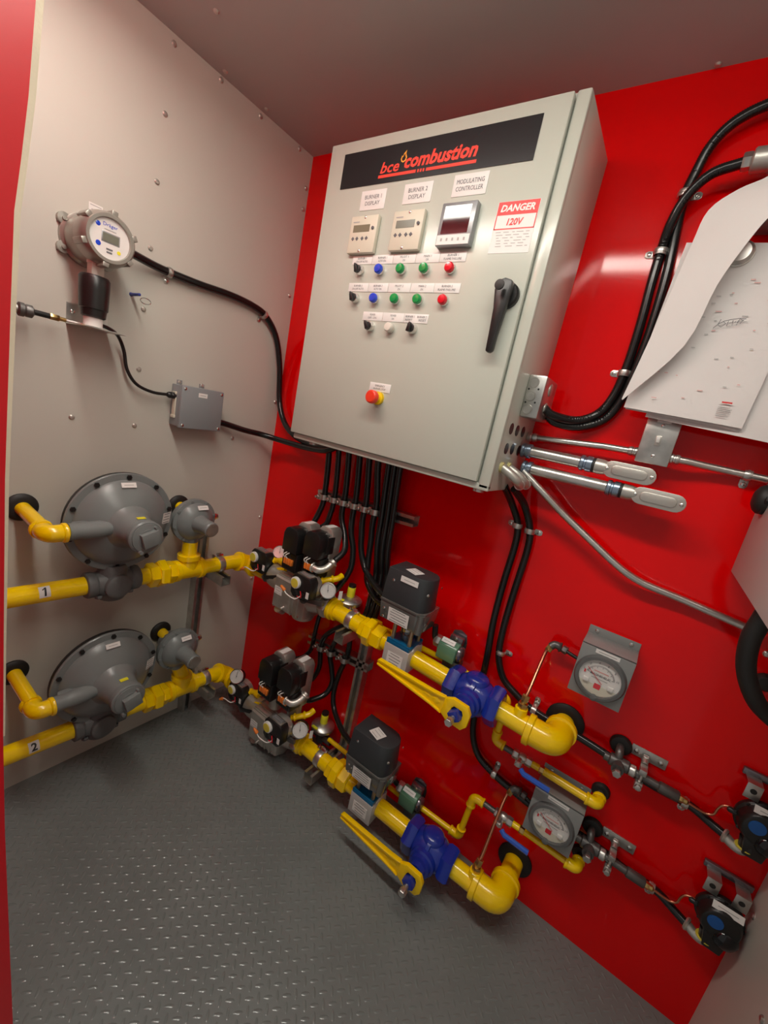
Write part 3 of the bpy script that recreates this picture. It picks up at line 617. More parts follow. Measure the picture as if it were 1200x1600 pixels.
part('cable_gland', M().hexa((.030, -.513, 1.450), (.030, -.528, 1.450), .013).lathe((.030, -.528, 1.450), -Y, [(.0115, 0), (.0115, .008), (.008, .014)], 16), 'black', bx)
part('wall_tab', M().box((0, -.495, 1.49), (.003, -.475, 1.508)).box((0, -.405, 1.49), (.003, -.385, 1.508)), 'jbox', bx)
conduit('thin black cable from the sensor bracket down to the square junction box', [(.09, -.79, 1.622), (.08, -.765, 1.620), (.06, -.735, 1.612), (.04, -.712, 1.596), (.03, -.694, 1.563), (.03, -.682, 1.510), (.03, -.650, 1.468), (.03, -.595, 1.450), (.03, -.535, 1.450)], .0055, name='cable', cat='cable', n=10)
conduit('black conduit from the square junction box to under the cabinet', [(.035, -.345, 1.374), (.035, -.30, 1.370), (.04, -.20, 1.352), (.055, -.12, 1.343), (.11, -.075, 1.335), (.21, -.065, 1.333), (.32, -.07, 1.336), (.43, -.09, 1.352), (.50, -.10, 1.392)], .0125, n=14)

# ================================================================ left wall: regulators and gas lines
PR = .031
def bolt(o, n, r, parent, material='black'):
    part('bolt', M().hexa(V(o), V(o) + V(n) * r * .9, r, c=.25), material, parent)
def big_regulator(yc, zc, R, zp, yb, which, tilt=0.0):
    """diaphragm regulator: axis along +x, valve body on the pipe at height zp"""
    t = thing('gas_regulator', 'large grey disc shaped gas regulator on the %s yellow line' % which, 'regulator', (0.11, yc, zc))
    c = V((0, yc, zc))
    part('lower_case', M().lathe(c, X, [(R * .30, .055), (R * .8, .085), (R * .985, .108), (R, .118), (R, .1245)], 56), 'black', t)
    part('upper_case', M().lathe(c, X, [(R * .995, .1250), (R * 1.0, .131), (R * .985, .1345), (R * .87, .1365), (R * .845, .146), (R * .72, .163), (R * .50, .182), (R * .36, .198)], 56), 'reg', t)
    part('spring_tower', M().lathe(c, X, [(R * .48, .180), (R * .36, .205), (R * .325, .225), (R * .285, .268), (R * .305, .270), (R * .315, .276), (R * .315, .292), (R * .29, .296)], 36), 'reg', t)
    cap = part('tower_cap', M().lathe(c, X, [(R * .27, .294), (R * .27, .300), (R * .17, .304), (R * .17, .306)], 32), 'reg', t)
    part('cap_block', M().obox(c + X * .311 + V((0, .004, 0)), V((0, .96, .28)), V((0, -.28, .96)), X, .054, .048, .022), 'reg', cap, bevel=.002)
    part('cap_pin', M().cyl(c + V((.297, .02, .035)), c + V((.315, .02, .035)), .004, n=8), 'reg', cap); part('cap_pin', M().cyl(c + V((.297, -.02, -.045)), c + V((.312, -.02, -.045)), .006, n=8), 'reg', cap)
    for k in range(10):
        a = 2 * math.pi * (k + .4) / 10; d = V((0, math.cos(a), math.sin(a)))
        bolt(c + X * .1355 + d * R * .925, X, .0085, t)
    # vent boss to the left
    part('vent_boss', M().lathe(c + V((.185, -R * 1.02, .003)), Y, [(.026, 0), (.026, .012), (.024, .03), (.027, .045), (.027, .085), (.024, .10), (.020, .145)], 24), 'reg', t)
    part('vent_web', M().frustum([c + V((.150, -R * .9, -.012)), c + V((.150, -R * .9, .024)), c + V((.172, -R * .25, .034)), c + V((.172, -R * .25, -.03))],
                                 [c + V((.176, -R * .96, .002)), c + V((.176, -R * .96, .020)), c + V((.203, -R * .35, .020)), c + V((.203, -R * .35, -.010))]), 'reg', t, bevel=.003)
    part('body', M().lathe((.11, yb - .085, zp + .002), Y, [(.042, 0), (.044, .004), (.044, .028), (.040, .031), (.047, .05), (.052, .085), (.047, .12), (.040, .139), (.044, .142), (.044, .166), (.042, .170)], 12)
         .lathe((.11, yb, zp), Z, [(.040, -.058), (.043, -.05), (.046, 0), (.046, .05), (.040, .07)], 20).lathe((.055, yb, zp), X, [(.030, 0), (.042, .006), (.042, .11), (.03, .114)], 20)
         .box((.075, yb - .02, zp + .02), (.125, yb + .05, zc - R * .55)), 'regdark', t, bevel=.003)
    for dy in (-.05, .05): bolt((.135, yb + dy, zp - .03), -Z, .012, t, 'regdark')
    nf = V((.55, 0, .83)); uu = Y
    n1 = V((.86, 0, .5)).normalized()
    sticker(c + V((.1600, .0, R * .80)), Y, V((-n1.z, 0, n1.x)), .046, .017, t, lines=1)
    n2 = V((.9, .40, -.1)).normalized(); u2 = V((-n2.y, n2.x, 0)).normalized(); 
    sticker(c + V((.160, R * .78, .012)), u2, n2.cross(u2), .038, .042, t, lines=4, ink='ink')
    n3 = V((.05, 0, 1)).normalized()
    sticker(c + V((.252, .0, R * .303)), Y, V((-1, 0, .12)).normalized(), .026, .014, t, material='ygreen', lines=0)
    return t
def small_regulator(yc, zc, R, which):
    t = thing('gas_regulator', 'small grey round gas regulator near the corner on the %s yellow line' % which, 'regulator', (0.1, yc, zc))
    c = V((0, yc, zc))
    part('lower_case', M().lathe(c, X, [(R * .45, .030), (R * .55, .075), (R * .9, .092), (R, .108), (R, .118)], 40), 'reg', t)
    part('upper_case', M().lathe(c, X, [(R, .119), (R, .126), (R * .86, .130), (R * .80, .142), (R * .55, .156), (R * .36, .165)], 40), 'reg', t)
    part('spring_tower', M().lathe(c, X, [(R * .42, .160), (R * .36, .175), (R * .31, .215), (R * .33, .216), (R * .33, .238), (R * .29, .242)], 28), 'reg', t)
    part('tower_cap', M().lathe(c, X, [(R * .28, .240), (R * .28, .246), (.0005, .247)], 24), 'galv', t)
    for k in range(8):
        a = 2 * math.pi * (k + .3) / 8; d = V((0, math.cos(a), math.sin(a))); bolt(c + X * .126 + d * R * .93, X, .0062, t, 'reg')
    part('vent_plug', M().hexa(c + V((.10, R * .9, .004)), c + V((.10, R * 1.18, .004)), .016).lathe(c + V((.10, R * 1.15, .004)), Y, [(.012, 0), (.012, .012), (.006, .016)], 16), 'silver', t)
    part('outlet', M().lathe(c + V((.11, 0, -R * 1.05)), Z, [(.026, 0), (.028, .003), (.028, .03)], 20), 'reg', t)
    n1 = V((.8, 0, .6)).normalized()
    sticker(c + V((.1535, .012, R * .70)), Y, V((-n1.z, 0, n1.x)), .042, .018, t, lines=1)
def grommet(m, o, n, R=.036): return m.lathe(o, n, [(R, 0), (R, .006), (R * .86, .012), (R * .62, .014)], 28)
def elbow90(m, a, c, b, r, R=None, n=16):
    """elbow casting: swept body r with collars at both ends a->c->b"""
    a, b, c = V(a), V(b), V(c); m.tube(fillet([a, c, b], min((a - c).length, (b - c).length) * .95, 8), r, n)
    for p in (a, b):
        d = (p - c).normalized(); m.lathe(p - d * r * .42, d, [(r * 1.0, -.002), (r * 1.14, .001), (r * 1.14, r * .40), (r * 1.02, r * .46)], n)
    return m
def vent(yg, zg, yc, zc, R, which):
    t = thing('vent_pipe', 'short yellow vent pipe from the left wall into the %s large regulator' % which, 'pipe', (0, yg, zg))
    ye = yc - R * 1.02; ze = zc + .003; yk = yg + .008
    grommet_o = part('wall_grommet', grommet(M(), (0, yg, zg), X, .043), 'rubber', t)
    part('pipe', M().cyl((0, yg, zg), (.15, yk, (zg * .3 + ze * .7)), .0205), 'pipe', t)
    part('elbow', elbow90(M(), (.135, yk, ze), (.188, yk, ze), (.188, yk + .046, ze), .026), 'fit', t, ang=50)
    part('nipple', M().cyl((.186, yk + .04, ze), (.185, ye + .01, ze), .0205), 'pipe', t)
def stub(yg, zg, which):
    t = thing('vent_pipe', 'yellow pipe stub from the left wall behind the %s small regulator' % which, 'pipe', (0, yg, zg))
    part('wall_grommet', grommet(M(), (0, yg, zg), X, .043), 'rubber', t); part('pipe', M().cyl((0, yg, zg), (.085, yg + .003, zg - .012), .0205), 'pipe', t)
    part('coupling', M().hexa((.055, yg + .002, zg - .008), (.08, yg + .003, zg - .012), .030), 'reg', t)
def wrap_number(s, y, z, parent, r):
    a0 = math.radians(28); arc = 1.15; m = M(); k = 10; vs = []; fs = []
    for i in range(k + 1):
        a = a0 - arc / 2 + arc * i / k
        for yy in (y - .0145, y + .0145): vs.append((.11 + (r + .0006) * math.cos(a), yy, z + (r + .0006) * math.sin(a)))
    m.add(vs, [(2 * i, 2 * i + 1, 2 * i + 3, 2 * i + 2) for i in range(k)])
    part('number_sticker', m, 'white', parent)
    if s == '1':
        g = M(); n = 14
        L = [(-.0005 - .0014 * i / n, .013 - .026 * i / n) for i in range(n + 1)]; Rr = [(.0045 - .0014 * i / n, .013 - .026 * i / n) for i in range(n + 1)]
        g.add([V((0, a, b)) for a, b in L + Rr], [(i, i + 1, i + n + 2, i + n + 1) for i in range(n)]); g.add([V((0, a, b)) for a, b in ((-.0065, .0075), (-.0055, .0045), (.0005, .0085), (.0002, .013), (-.0008, .0115))], [(0, 1, 2, 3, 4)])
        g.v = [V((.11, y + q.y, z + q.z)) for q in g.v]
        t = part('lettering', g, 'black', parent)
    else:
        t = text(s, (.11, y, z), Y, Z, .026, 'black', parent, w=.016, bold=.03)
        bm = bmesh.new(); bm.from_mesh(t.data); bmesh.ops.triangulate(bm, faces=bm.faces); bmesh.ops.subdivide_edges(bm, edges=bm.edges, cuts=3, use_grid_fill=True); bm.to_mesh(t.data); bm.free()
    for p in t.data.vertices:
        q = p.co + ORG[parent.name]; a = a0 + (q.z - z) / r; q = V((.11 + (r + .0016) * math.cos(a), q.y, z + (r + .0016) * math.sin(a))); p.co = q - ORG[parent.name]
def gas_left(zf, yb, ys, num, ynum, which, elb, reg_y):
    """ys = dict of stations along y; zf(y) gives height"""
    def P(y): return V((.11, y, zf(y)))
    a = thing('gas_pipe', 'straight yellow gas pipe marked with a black %s, the %s one at the left edge' % ('one' if num == '1' else 'two', which), 'pipe', P(-.92))
    part('pipe', M().cyl(P(-1.20), P(yb - .075), PR, n=28), 'pipe', a); wrap_number(num, ynum, zf(ynum), a, PR)
    b = thing('gas_pipe_run', 'yellow union, tee and elbow run of the %s gas line in the wall corner' % which, 'pipe', P(-.45))
    y0 = yb + .075
    part('pipe', M().cyl(P(y0), P(elb[1] - .05), PR, n=28), 'pipe', b)
    u = ys['union']
    part('union', M().hexa(P(u - .050), P(u - .016), .047).hexa(P(u - .016), P(u + .020), .053, .4).hexa(P(u + .020), P(u + .05), .045), 'fit', b, ang=30)
    tt = ys['tee']; c = P(tt)
    part('tee', M().lathe(P(tt - .062), P(tt + .062) - P(tt - .062), [(.038, 0), (.043, .002), (.043, .018), (.037, .022), (.037, .102), (.043, .106), (.043, .122), (.038, .124)], 24)
         .lathe(c, Z, [(.036, 0), (.036, .045), (.043, .048), (.043, .066), (.038, .068)], 24), 'fit', b)
    part('riser', M().cyl(c + Z * .06, V((.11, reg_y[0], reg_y[1])), .029, n=24), 'pipe', b)
    e = V((.11, elb[1], elb[2]))
    part('elbow', elbow90(M(), V((.11, elb[1] - .055, zf(elb[1] - .05))), e, e + V((.06, 0, -.004)), .0385, n=20), 'fit', b, ang=50)
    part('nipple', M().cyl(e + V((.05, 0, -.004)), V(elb[3]), PR, n=24), 'pipe', b)
    return P
def pipe_clamp(c, along, down, L, r, label, base, wd=None):
    """strut arm that carries a two-part pipe clamp; c pipe centre, base = wall anchor direction vector from pipe to wall"""
    c, a, d, wv = V(c), V(along).normalized(), V(down).normalized(), V(base)
    t = thing('pipe_clamp', label, 'clamp', c + d * (r + .02))
    n = wv.normalized(); LL = wv.length; h = .021; w = .0205
    top = c + d * (r + .004)
    out = c + d * (r + .004 + h) - n * .062
    # open strut channel running from 'out' toward the wall, open side up
    ex = out + n * (LL + .062)
    m = M()
    for s in (-1, 1): m.obox((out + ex) / 2 + a * s * w, n, d, a, (ex - out).length, .041, .0028)
    m.obox((out + ex) / 2 + d * .0195, n, a, d, (ex - out).length, .041, .0028)
    for s in (-1, 1): m.obox((out + ex) / 2 + a * s * .0155 - d * .0195, n, d, a, (ex - out).length, .0028, .0085)
    part('strut_arm', m, 'galv', t)
    pts = []; tds = []
    for k in range(19):
        q = math.pi * (-.30 + 1.60 * k / 18); dd = n * math.cos(q) - d * math.sin(q); pts.append(c + dd * (r + .001)); tds.append(dd)
    pts = [top + n * (.012) + d * .004] * 0 + pts
    part('clamp_band', M().strip(pts, a, .026, tds, .0028), 'galv', t, bevel=.0005)
    b0 = c - d * (r + .018) + n * .006
    part('clamp_bolt', M().hexa(c - d * (r + .006) + n * .010 - a * .02, c - d * (r + .006) + n * .010 + a * .02, .007).lathe(c - d * (r + .006) + n * .010 - a * .026, a, [(.009, 0), (.009, .006)], 6).obox(c - d * (r + .006) + n * .010, a, d, n, .022, .024, .003), 'silver', t)
    return t
# --- upper line
zf1 = lambda y: .7725 + (-.30 - y) * .036
big_regulator(-.713, 1.012, .171, zf1(-.73), -.725, 'upper')
small_regulator(-.445, .988, .088, 'upper')
vent(-.946, 1.043, -.713, 1.012, .171, 'upper'); stub(-.445, 1.017, 'upper')
gas_left(zf1, -.725, dict(union=-.555, tee=-.445), '1', -.925, 'upper', (.11, -.150, .752, (.30, -.145, .750)), (-.445, .90))
pipe_clamp((.11, -.300, zf1(-.30)), Y, -Z, .1, PR, 'steel pipe clamp on the upper yellow line near the wall corner', (-.108, 0, 0))
# --- lower line
zf2 = lambda y: .205 + (-.30 - y) * .048
big_regulator(-.731, .421, .176, zf2(-.75), -.745, 'lower')
small_regulator(-.457, .422, .088, 'lower')
vent(-.965, .468, -.731, .421, .176, 'lower'); stub(-.472, .452, 'lower')
gas_left(zf2, -.745, dict(union=-.535, tee=-.420), '2', -.945, 'lower', (.11, -.185, .172, (.30, -.185, .140)), (-.445, .335))
pipe_clamp((.11, -.305, zf2(-.305)), Y, -Z, .1, PR, 'steel pipe clamp on the lower yellow line near the wall corner', (-.108, 0, 0))
def strut(m, p0, p1, openv, side, w=.041):
    p0, p1 = V(p0), V(p1); ax = (p1 - p0).normalized(); o = V(openv); s = V(side); L = (p1 - p0).length; c = (p0 + p1) / 2
    m.obox(c - o * .0195 + o * .0205, ax, s, o, L, w, .0025)
    for k in (-1, 1):
        m.obox(c + o * .0205 + s * k * .0195, ax, o, s, L, w, .0025); m.obox(c + o * .040 + s * k * .0145, ax, s, o, L, .011, .0025)
    return m
sv = thing('strut_channel', 'vertical steel strut on the grey left wall behind the small regulators', 'strut', (0, -.335, 0))
part('channel', strut(M(), (0, -.335, 0), (0, -.335, .90), X, Y), 'galv', sv)
# ================================================================ red wall: the two burner gas trains
def train(which, ya, zax, D, k):
    """ya, zax: pipe axis; D = offset of the equipment relative to the upper train; k = 0 upper, 1 lower"""
    dx, dy, dz = D
    def Q(x, y, z): return V((x + dx, y + dy, z + dz))
    def A(x): return V((x, ya, zax(x)))
    # ---- double solenoid valve block
    vb = thing('solenoid_gas_valve', '%s double solenoid gas valve block of cast aluminium with two black coils' % which, 'gas valve', Q(.45, -.14, .63))
    zc = zax(.45)
    m = M()
    m.box((.365 + dx, ya - .062, zc - .095), (.545 + dx, ya + .05, zc + .055))
    part('body', m, 'alu', vb, bevel=.012)
    part('front_cover', M().frustum([(.368 + dx, ya - .062, zc - .092), (.470 + dx, ya - .062, zc - .092), (.470 + dx, ya - .062, zc + .05), (.368 + dx, ya - .062, zc + .05)],
                                    [(.373 + dx, ya - .070, zc - .086), (.466 + dx, ya - .070, zc - .086), (.466 + dx, ya - .070, zc + .044), (.373 + dx, ya - .070, zc + .044)]), 'alu', vb)
    for xx, zz in ((.48, .05), (.48, -.088), (.375, -.1), (.52, -.09)): screw(V((xx + dx, ya - .0625, zc + zz * .9)), -Y, .006, vb)
    for i in range(2): part('fin', M().box((.475 + dx + i * .028, ya - .068, zc - .09), (.482 + dx + i * .028, ya - .06, zc + .03)), 'alu', vb, bevel=.001)
    for i in range(3): part('rib', M().box((.372 + dx, ya - .055 + i * .022, zc + .052), (.54 + dx, ya - .050 + i * .022, zc + .060)), 'alu', vb, bevel=.001)
    part('inlet_flange', M().lathe((.285 + dx, ya, zax(.29)), X, [(.040, 0), (.052, .006), (.056, .03), (.056, .055), (.064, .085)], 28), 'alu', vb)
    part('outlet_flange', M().lathe((.54 + dx, ya, zax(.56)), X, [(.060, 0), (.054, .03), (.046, .055)], 28).hexa((.590 + dx, ya, zax(.6)), (.630 + dx, ya, zax(.62)), .050, c=.2), 'alu', vb, ang=30)
    part('bottom_cap', M().lathe((.495 + dx, ya - .005, zc - .085), -Z, [(.050, 0), (.050, .012), (.044, .024), (.034, .030)], 28), 'alu', vb)
    part('terminal_plug', M().cyl((.40 + dx, ya - .06, zc - .095), (.40 + dx, ya - .03, zc - .115), .018).cyl((.44 + dx, ya - .066, zc - .07), (.44 + dx, ya - .085, zc - .075), .006), 'galv', vb)
    sticker(V((.397 + dx, ya - .0702, zc - .012)), X, Z, .044, .034, vb, lines=3)
    zs = dz + (.025 if k else 0)
    for i, x0 in enumerate((.388, .502)):
        c = V((x0 + .043 + dx, -.19 + dy, 0)); zz = .02 * i
        def S(x, y, z): return V((c.x + x, c.y + y, z + zz + zs))
        so = part('solenoid', M().frustum([S(-.043, .012, .945), S(.043, .012, .945), S(.043, .055, .945), S(-.043, .055, .945)], [S(-.043, .012, 1.018), S(.043, .012, 1.018), S(.043, .055, 1.018), S(-.043, .055, 1.018)])
                  .prism([(-.041, .932), (.041, .932), (.041, 1.005), (.032, 1.026), (.018, 1.034), (-.018, 1.034), (-.032, 1.026), (-.041, 1.005)], V((c.x, c.y + .03, zz + zs)), X, Z, .062), 'black', vb, bevel=.004)
        part('terminal_box', M().box(S(-.042, -.020, .848), S(.042, .05, .930)), 'black', so, bevel=.006)
        part('terminal_recess', M().box(S(-.034, -.0215, .856), S(.034, -.018, .924)), 'blackgloss', so)
        cn = M()
        for q in range(4): cn.box(S(-.022 + q * .0125, -.031, .878), S(-.012 + q * .0125, -.020, .902))
        part('connector', cn, 'orange', so, bevel=.0012)
        wm = M()
        for q in range(2): wm.tube(spline([S(-.017 + q * .0125, -.026, .900), S(-.022 + q * .012, -.034, .915), S(-.012 + q * .014, -.026, .928)], 5), .0022, 6)
        part('wire', wm, 'wirew', so)
        part('magnet_frame', M().prism([(-.038, .84), (.038, .84), (.038, 1.03), (.024, 1.048), (-.024, 1.048), (-.038, 1.03)], V((c.x + .004, c.y + .096, zz + zs)), X, Z, .062), 'alu', vb, bevel=.006)
        part('neck', M().cyl(S(.01, .05, .78), S(.01, .05, .86), .03), 'alu', vb)
        sticker(S(.004, .064, 1.0482), V((1, 0, 0)), Y, .026, .052, vb, lines=0)
    el = M().tube(spline([Q(.560, -.212, .915 + (.03 if k else 0)), Q(.590, -.205, .912 + (.03 if k else 0)), Q(.606, -.180, .922 + (.03 if k else 0)), Q(.612, -.150, .945 + (.03 if k else 0))], 6), .0140, 14)
    part('conduit_elbow', el.ring(Q(.611, -.156, .940 + (.03 if k else 0)), V((.2, .5, .8)), .017, .004, 20, 6).ring(Q(.566, -.211, .915 + (.03 if k else 0)), X, .017, .004, 20, 6), 'condalu', vb)
    part('conduit_elbow', M().tube(spline([Q(.385, -.165, .93), Q(.365, -.150, .935), Q(.352, -.125, .955)], 6), .0155, 12).ring(Q(.375, -.158, .932), V((1, -.6, 0)), .0165, .004, 18, 6), 'condalu', vb)
    # ---- pressure switches
    def pswitch(c, lab, s=1.0, wire=1):
        t = thing('pressure_switch', lab, 'pressure switch', c); c = V(c)
        def T(x, y, z): return c + V((x * s, y * s, z * s))
        part('case', M().prism([(-.050, -.035), (-.035, -.050), (.035, -.050), (.050, -.035), (.050, .030), (.038, .046), (-.038, .046), (-.050, .030)], T(0, .01, 0), X, Z, .042 * s), 'black', t, bevel=.003)
        part('base', M().lathe(T(0, .01, -.004), Y, [(.048 * s, 0), (.050 * s, .012), (.050 * s, .028), (.03 * s, .034)], 28), 'alu', t)
        part('top_plate', M().box(T(-.034, -.026, .044), T(.034, .006, .050)), 'galv', t, bevel=.001)
        sticker(T(0, -.010, .0503), X, Y, .05 * s, .022 * s, t, lines=2, material='frame', ink='ink')
        part('dial_ring', M().lathe(T(-.024, -.032, .012), V((0, -1, 0)), [(.023 * s, 0), (.023 * s, .009), (.019 * s, .011)], 24), 'white', t)
        part('dial', M().lathe(T(-.024, -.041, .012), V((0, -1, 0)), [(.0185 * s, 0), (.0180 * s, .0035), (.0005, .004)], 20), 'dial', t)
        sticker(T(.040, -.0325, -.018), X, Z, .014 * s, .026 * s, t, lines=0)
        part('terminal_recess', M().box(T(-.03, -.034, -.042), T(.03, -.031, -.012)), 'blackgloss', t)
        wn = T(-.060 if wire else -.045, -.055, -.052 if wire == 1 else -.028); d = V((-.75, -.1, -.55 if wire == 1 else .45)).normalized()
        part('wire_nut', M().lathe(wn - d * .004, d, [(.0055, 0), (.0075, .004), (.0055, .022), (.003, .026)], 10), 'orange', t)
        part('wire', M().tube(spline([wn, wn - d * .02 + V((0, -.004, 0)), T(-.01, -.045, -.048), T(.012, -.038, -.03)], 6), .0022, 6), 'wirew', t)
        part('wire', M().tube(spline([T(.004, -.034, -.014), T(.018, -.044, -.020), T(.016, -.040, -.034), T(-.004, -.040, -.036)], 6), .0020, 6), 'redb', t)
    if k == 0:
        pswitch((.235, -.165, .815), 'black pressure switch with yellow dial left of the upper twin coils'); pswitch((.565, -.232, .842), 'black pressure switch with yellow dial on the front of the upper valve block', wire=2)
    else:
        pswitch((.252, -.205, .168), 'black pressure switch with yellow dial left of the lower twin coils', .95); pswitch((.585, -.278, .225), 'black pressure switch with yellow dial on the front of the lower valve block', wire=2)
    # ---- gauges
    def gauge(c, n, r, lab):
        c, n = V(c), V(n).normalized(); u = Z.cross(n).normalized(); v = n.cross(u)
        t = thing('pressure_gauge', lab, 'gauge', c)
        part('case', M().lathe(c - n * .03, n, [(r * .9, 0), (r, .004), (r, .030)], 32), 'black', t)
        part('bezel', M().lathe(c, n, [(r * 1.0, -.002), (r * 1.03, 0), (r * 1.03, .004), (r * .93, .005), (r * .93, .002)], 32, caps=False), 'silver', t)
        part('dial', M().lathe(c, n, [(r * .94, -.001), (r * .94, .0015)], 32), 'dface', t)
        tk = M()
        for q in range(25):
            a = math.radians(225 - 270 * q / 24); d = u * math.cos(a) + v * math.sin(a); L = .16 if q % 4 == 0 else .09
            tk.obox(c + n * .0018 + d * r * (.86 - L / 2), d, n.cross(d), n, r * L, r * .022, .0003)
        part('scale', tk, 'ink', t)['kind'] = 'stuff'
        d = (u * -.12 + v * 1).normalized()
        part('needle', M().obox(c + n * .0030 + d * r * .22, d, n.cross(d), n, r * .95, r * .045, .0006).lathe(c + n * .002, n, [(r * .07, 0), (r * .06, .0015)], 12), 'black', t)
        part('lens', M().lathe(c + n * .004, n, [(r * .93, 0), (r * .93, .0012)], 32), 'lens', t)
        return t
    if k == 0:
        g = gauge((.640, -.190, .843), (.50, -.80, .22), .031, 'round white pressure gauge on the outlet side of the upper valve block')
        gauge((.285, -.125, .862), (.2, -.3, .3), .03, 'pressure gauge hidden behind the upper left pressure switch')
    else:
        g = gauge((.662, -.232, .240), (.45, -.80, .35), .032, 'round white pressure gauge on the outlet side of the lower valve block')
        gauge((.230, -.222, .242), (.30, -.80, .50), .032, 'round pressure gauge above the lower left pressure switch')
    part('tag', M().obox(V((.690 + dx, -.172 + dy, .838 + dz)), V((.5, .8, 0)).normalized(), Z, V((.8, -.5, 0)).normalized(), .014, .036, .0006), 'white', g)
    part('stem', M().cyl(Q(.625, -.17, .80), Q(.600, -.15, .77), .010, n=12), 'iron', g)
    # ---- small yellow sense piping at the coils
    sp = thing('sense_piping', 'small yellow sensing pipe fittings behind the %s pressure switches' % which, 'pipe', Q(.30, -.14, .83))
    z0 = -.04 if k else 0
    part('nipple', M().tube([Q(.270, -.148, .822 + z0), Q(.305, -.145, .835 + z0), Q(.36, -.13, .85 + z0)], .011, 12).ring(Q(.285, -.147, .828 + z0), V((1, 0, .3)), .011, .004, 16, 6).lathe(Q(.315, -.145, .838 + z0), X, [(.015, 0), (.016, .004), (.016, .020), (.014, .024)], 14), 'fit', sp)
    part('strip', M().tube([Q(.27, -.165, .785 + z0), Q(.33, -.165, .805 + z0), Q(.375, -.165, .822 + z0)], .009, 8), 'fit', sp)
    part('elbow', M().tube(spline([Q(.580, -.18, .852), Q(.605, -.165, .866), Q(.630, -.135, .876), Q(.635, -.11, .886)], 6), .012, 12).ring(Q(.592, -.174, .86), V((1, .6, .4)), .012, .005, 16, 6).ring(Q(.620, -.148, .873), V((1, .9, .4)), .012, .005, 16, 6), 'fit', sp)
    part('black_bar', M().obox(Q(.33, -.19, .775 + z0), V((.85, 0, .35)).normalized(), V((-.35, 0, .85)).normalized(), V((0, 1, 0)), .11, .018, .012), 'black', sp, bevel=.003)
    part('plug', M().tube([Q(.30, -.175, .752 + z0), Q(.28, -.18, .745 + z0), Q(.265, -.175, .752 + z0)], .014, 10), 'iron', sp)
    part('bar', M().obox(Q(.59, -.205, .778), V((.93, .0, .2)).normalized(), V((-.2, 0, .93)).normalized(), Y, .10, .020, .014).lathe(Q(.545, -.215, .768), -Y, [(.014, -.02), (.016, 0), (.012, .008)], 16), 'iron', sp, bevel=.002)
    # ---- main pipe to the wall elbow
    xe, bx = (1.5295, 1.415) if k == 0 else (1.524, 1.437)
    ac = .985 if k == 0 else 1.005; bv = 1.2665 if k == 0 else 1.279; un = .855 if k == 0 else .865
    p = thing('gas_pipe_run', '%s yellow main gas pipe ending in a large elbow at the red wall' % which, 'pipe', A(1.2))
    part('coupling', M().lathe(A(.632), X, [(.038, 0), (.045, .003), (.045, .016), (.040, .020), (.040, .034)], 24), 'fit', p)
    part('pipe', M().cyl(A(.62), A(ac - .045), PR, n=28), 'pipe', p)
    part('union', M().hexa(A(un - .058), A(un - .022), .043, .2).lathe(A(un - .03), X, [(.050, 0), (.054, .004), (.054, .03), (.050, .034)], 8).hexa(A(un + .004), A(un + .048), .046, .5), 'fit', p, ang=30)
    part('pipe', M().cyl(A(ac + .045), A(bv - .075), PR, n=28), 'pipe', p)
    part('pipe', M().cyl(A(bv + .075), A(xe - .05), PR, n=28), 'pipe', p)
    e = A(xe)
    part('elbow', elbow90(M(), e + V((-.085, 0, 0)), e, e + V((0, .085, 0)), .041, n=24), 'fit', p, ang=50)
    part('pipe', M().cyl(e + V((0, .07, 0)), V((xe, 0, e.z)), PR, n=28), 'pipe', p)
    part('wall_grommet', grommet(M(), (xe, 0, e.z), -Y, .058), 'rubber', p)
    part('threaded_boss', M().lathe(A(bx) + V((0, 0, PR * .8)), Z, [(.021, 0), (.019, .012), (.019, .024), (.016, .026)], 20), 'fit', p)
    # ---- control valve with electric actuator
    a = thing('actuator_valve', '%s motorised control valve under a dark grey actuator on the yellow pipe' % which, 'control valve', A(ac))
    c = A(ac)
    part('valve_body', M().lathe(c - X * .052, X, [(.044, 0), (.047, .003), (.047, .101), (.044, .104)], 28).box(c + V((-.050, -.052, -.050)), c + V((.050, .045, .036))), 'valve', a, bevel=.014, seg=3)
    sticker(c + V((.0, -.0525, -.012)), X, Z, .062, .044, a, lines=4, ink='ink')
    part('yoke', M().box(c + V((-.047, -.052, .036)), c + V((.047, .046, .050))).box(c + V((-.047, -.052, .05)), c + V((.047, -.048, .056))).box(c + V((-.047, .042, .05)), c + V((.047, .046, .056))), 'blueyoke', a, bevel=.002)
    for sx, sy in ((-.034, -.034), (.034, -.034), (.034, .03), (-.034, .03)): part('post', M().cyl(c + V((sx, sy, .048)), c + V((sx, sy, .125)), .0072, n=12), 'post', a)
    part('stem', M().lathe(c + Z * .05, Z, [(.014, 0), (.014, .018), (.009, .02), (.009, .08)], 16).hexa(c + Z * .075, c + Z * .092, .016), 'galv', a)
    hz = c.z + (.118 if k == 0 else .105)
    h = V((c.x - .098, 0, 0)); wX = .175; yf, yb2 = c.y - .066, c.y + .052
    def plan(gx, gf, gb, ch): return [(h.x + gx, yf - gf), (h.x + wX - ch, yf - gf), (h.x + wX - gx, yf - gf + ch * .8), (h.x + wX - gx, yb2 + gb), (h.x + gx, yb2 + gb)]
    P1, P2 = plan(.006, -.006, -.004, .026), plan(0, 0, 0, .026)
    part('lower_housing', M().frustum([V((x, y, hz)) for x, y in P1], [V((x, y, hz + .072)) for x, y in P2]), 'smoke', a, bevel=.004)
    P3 = plan(.001, .002, .001, .024); nn = 8
    top = [(h.x + .006, yf + .004)] + [(h.x + wX - .052 + .046 * math.sin(math.pi * i / nn), (yf + yb2) / 2 - ((yb2 - yf) / 2 - .006) * math.cos(math.pi * i / nn)) for i in range(nn + 1)] + [(h.x + .006, yb2 - .004)]
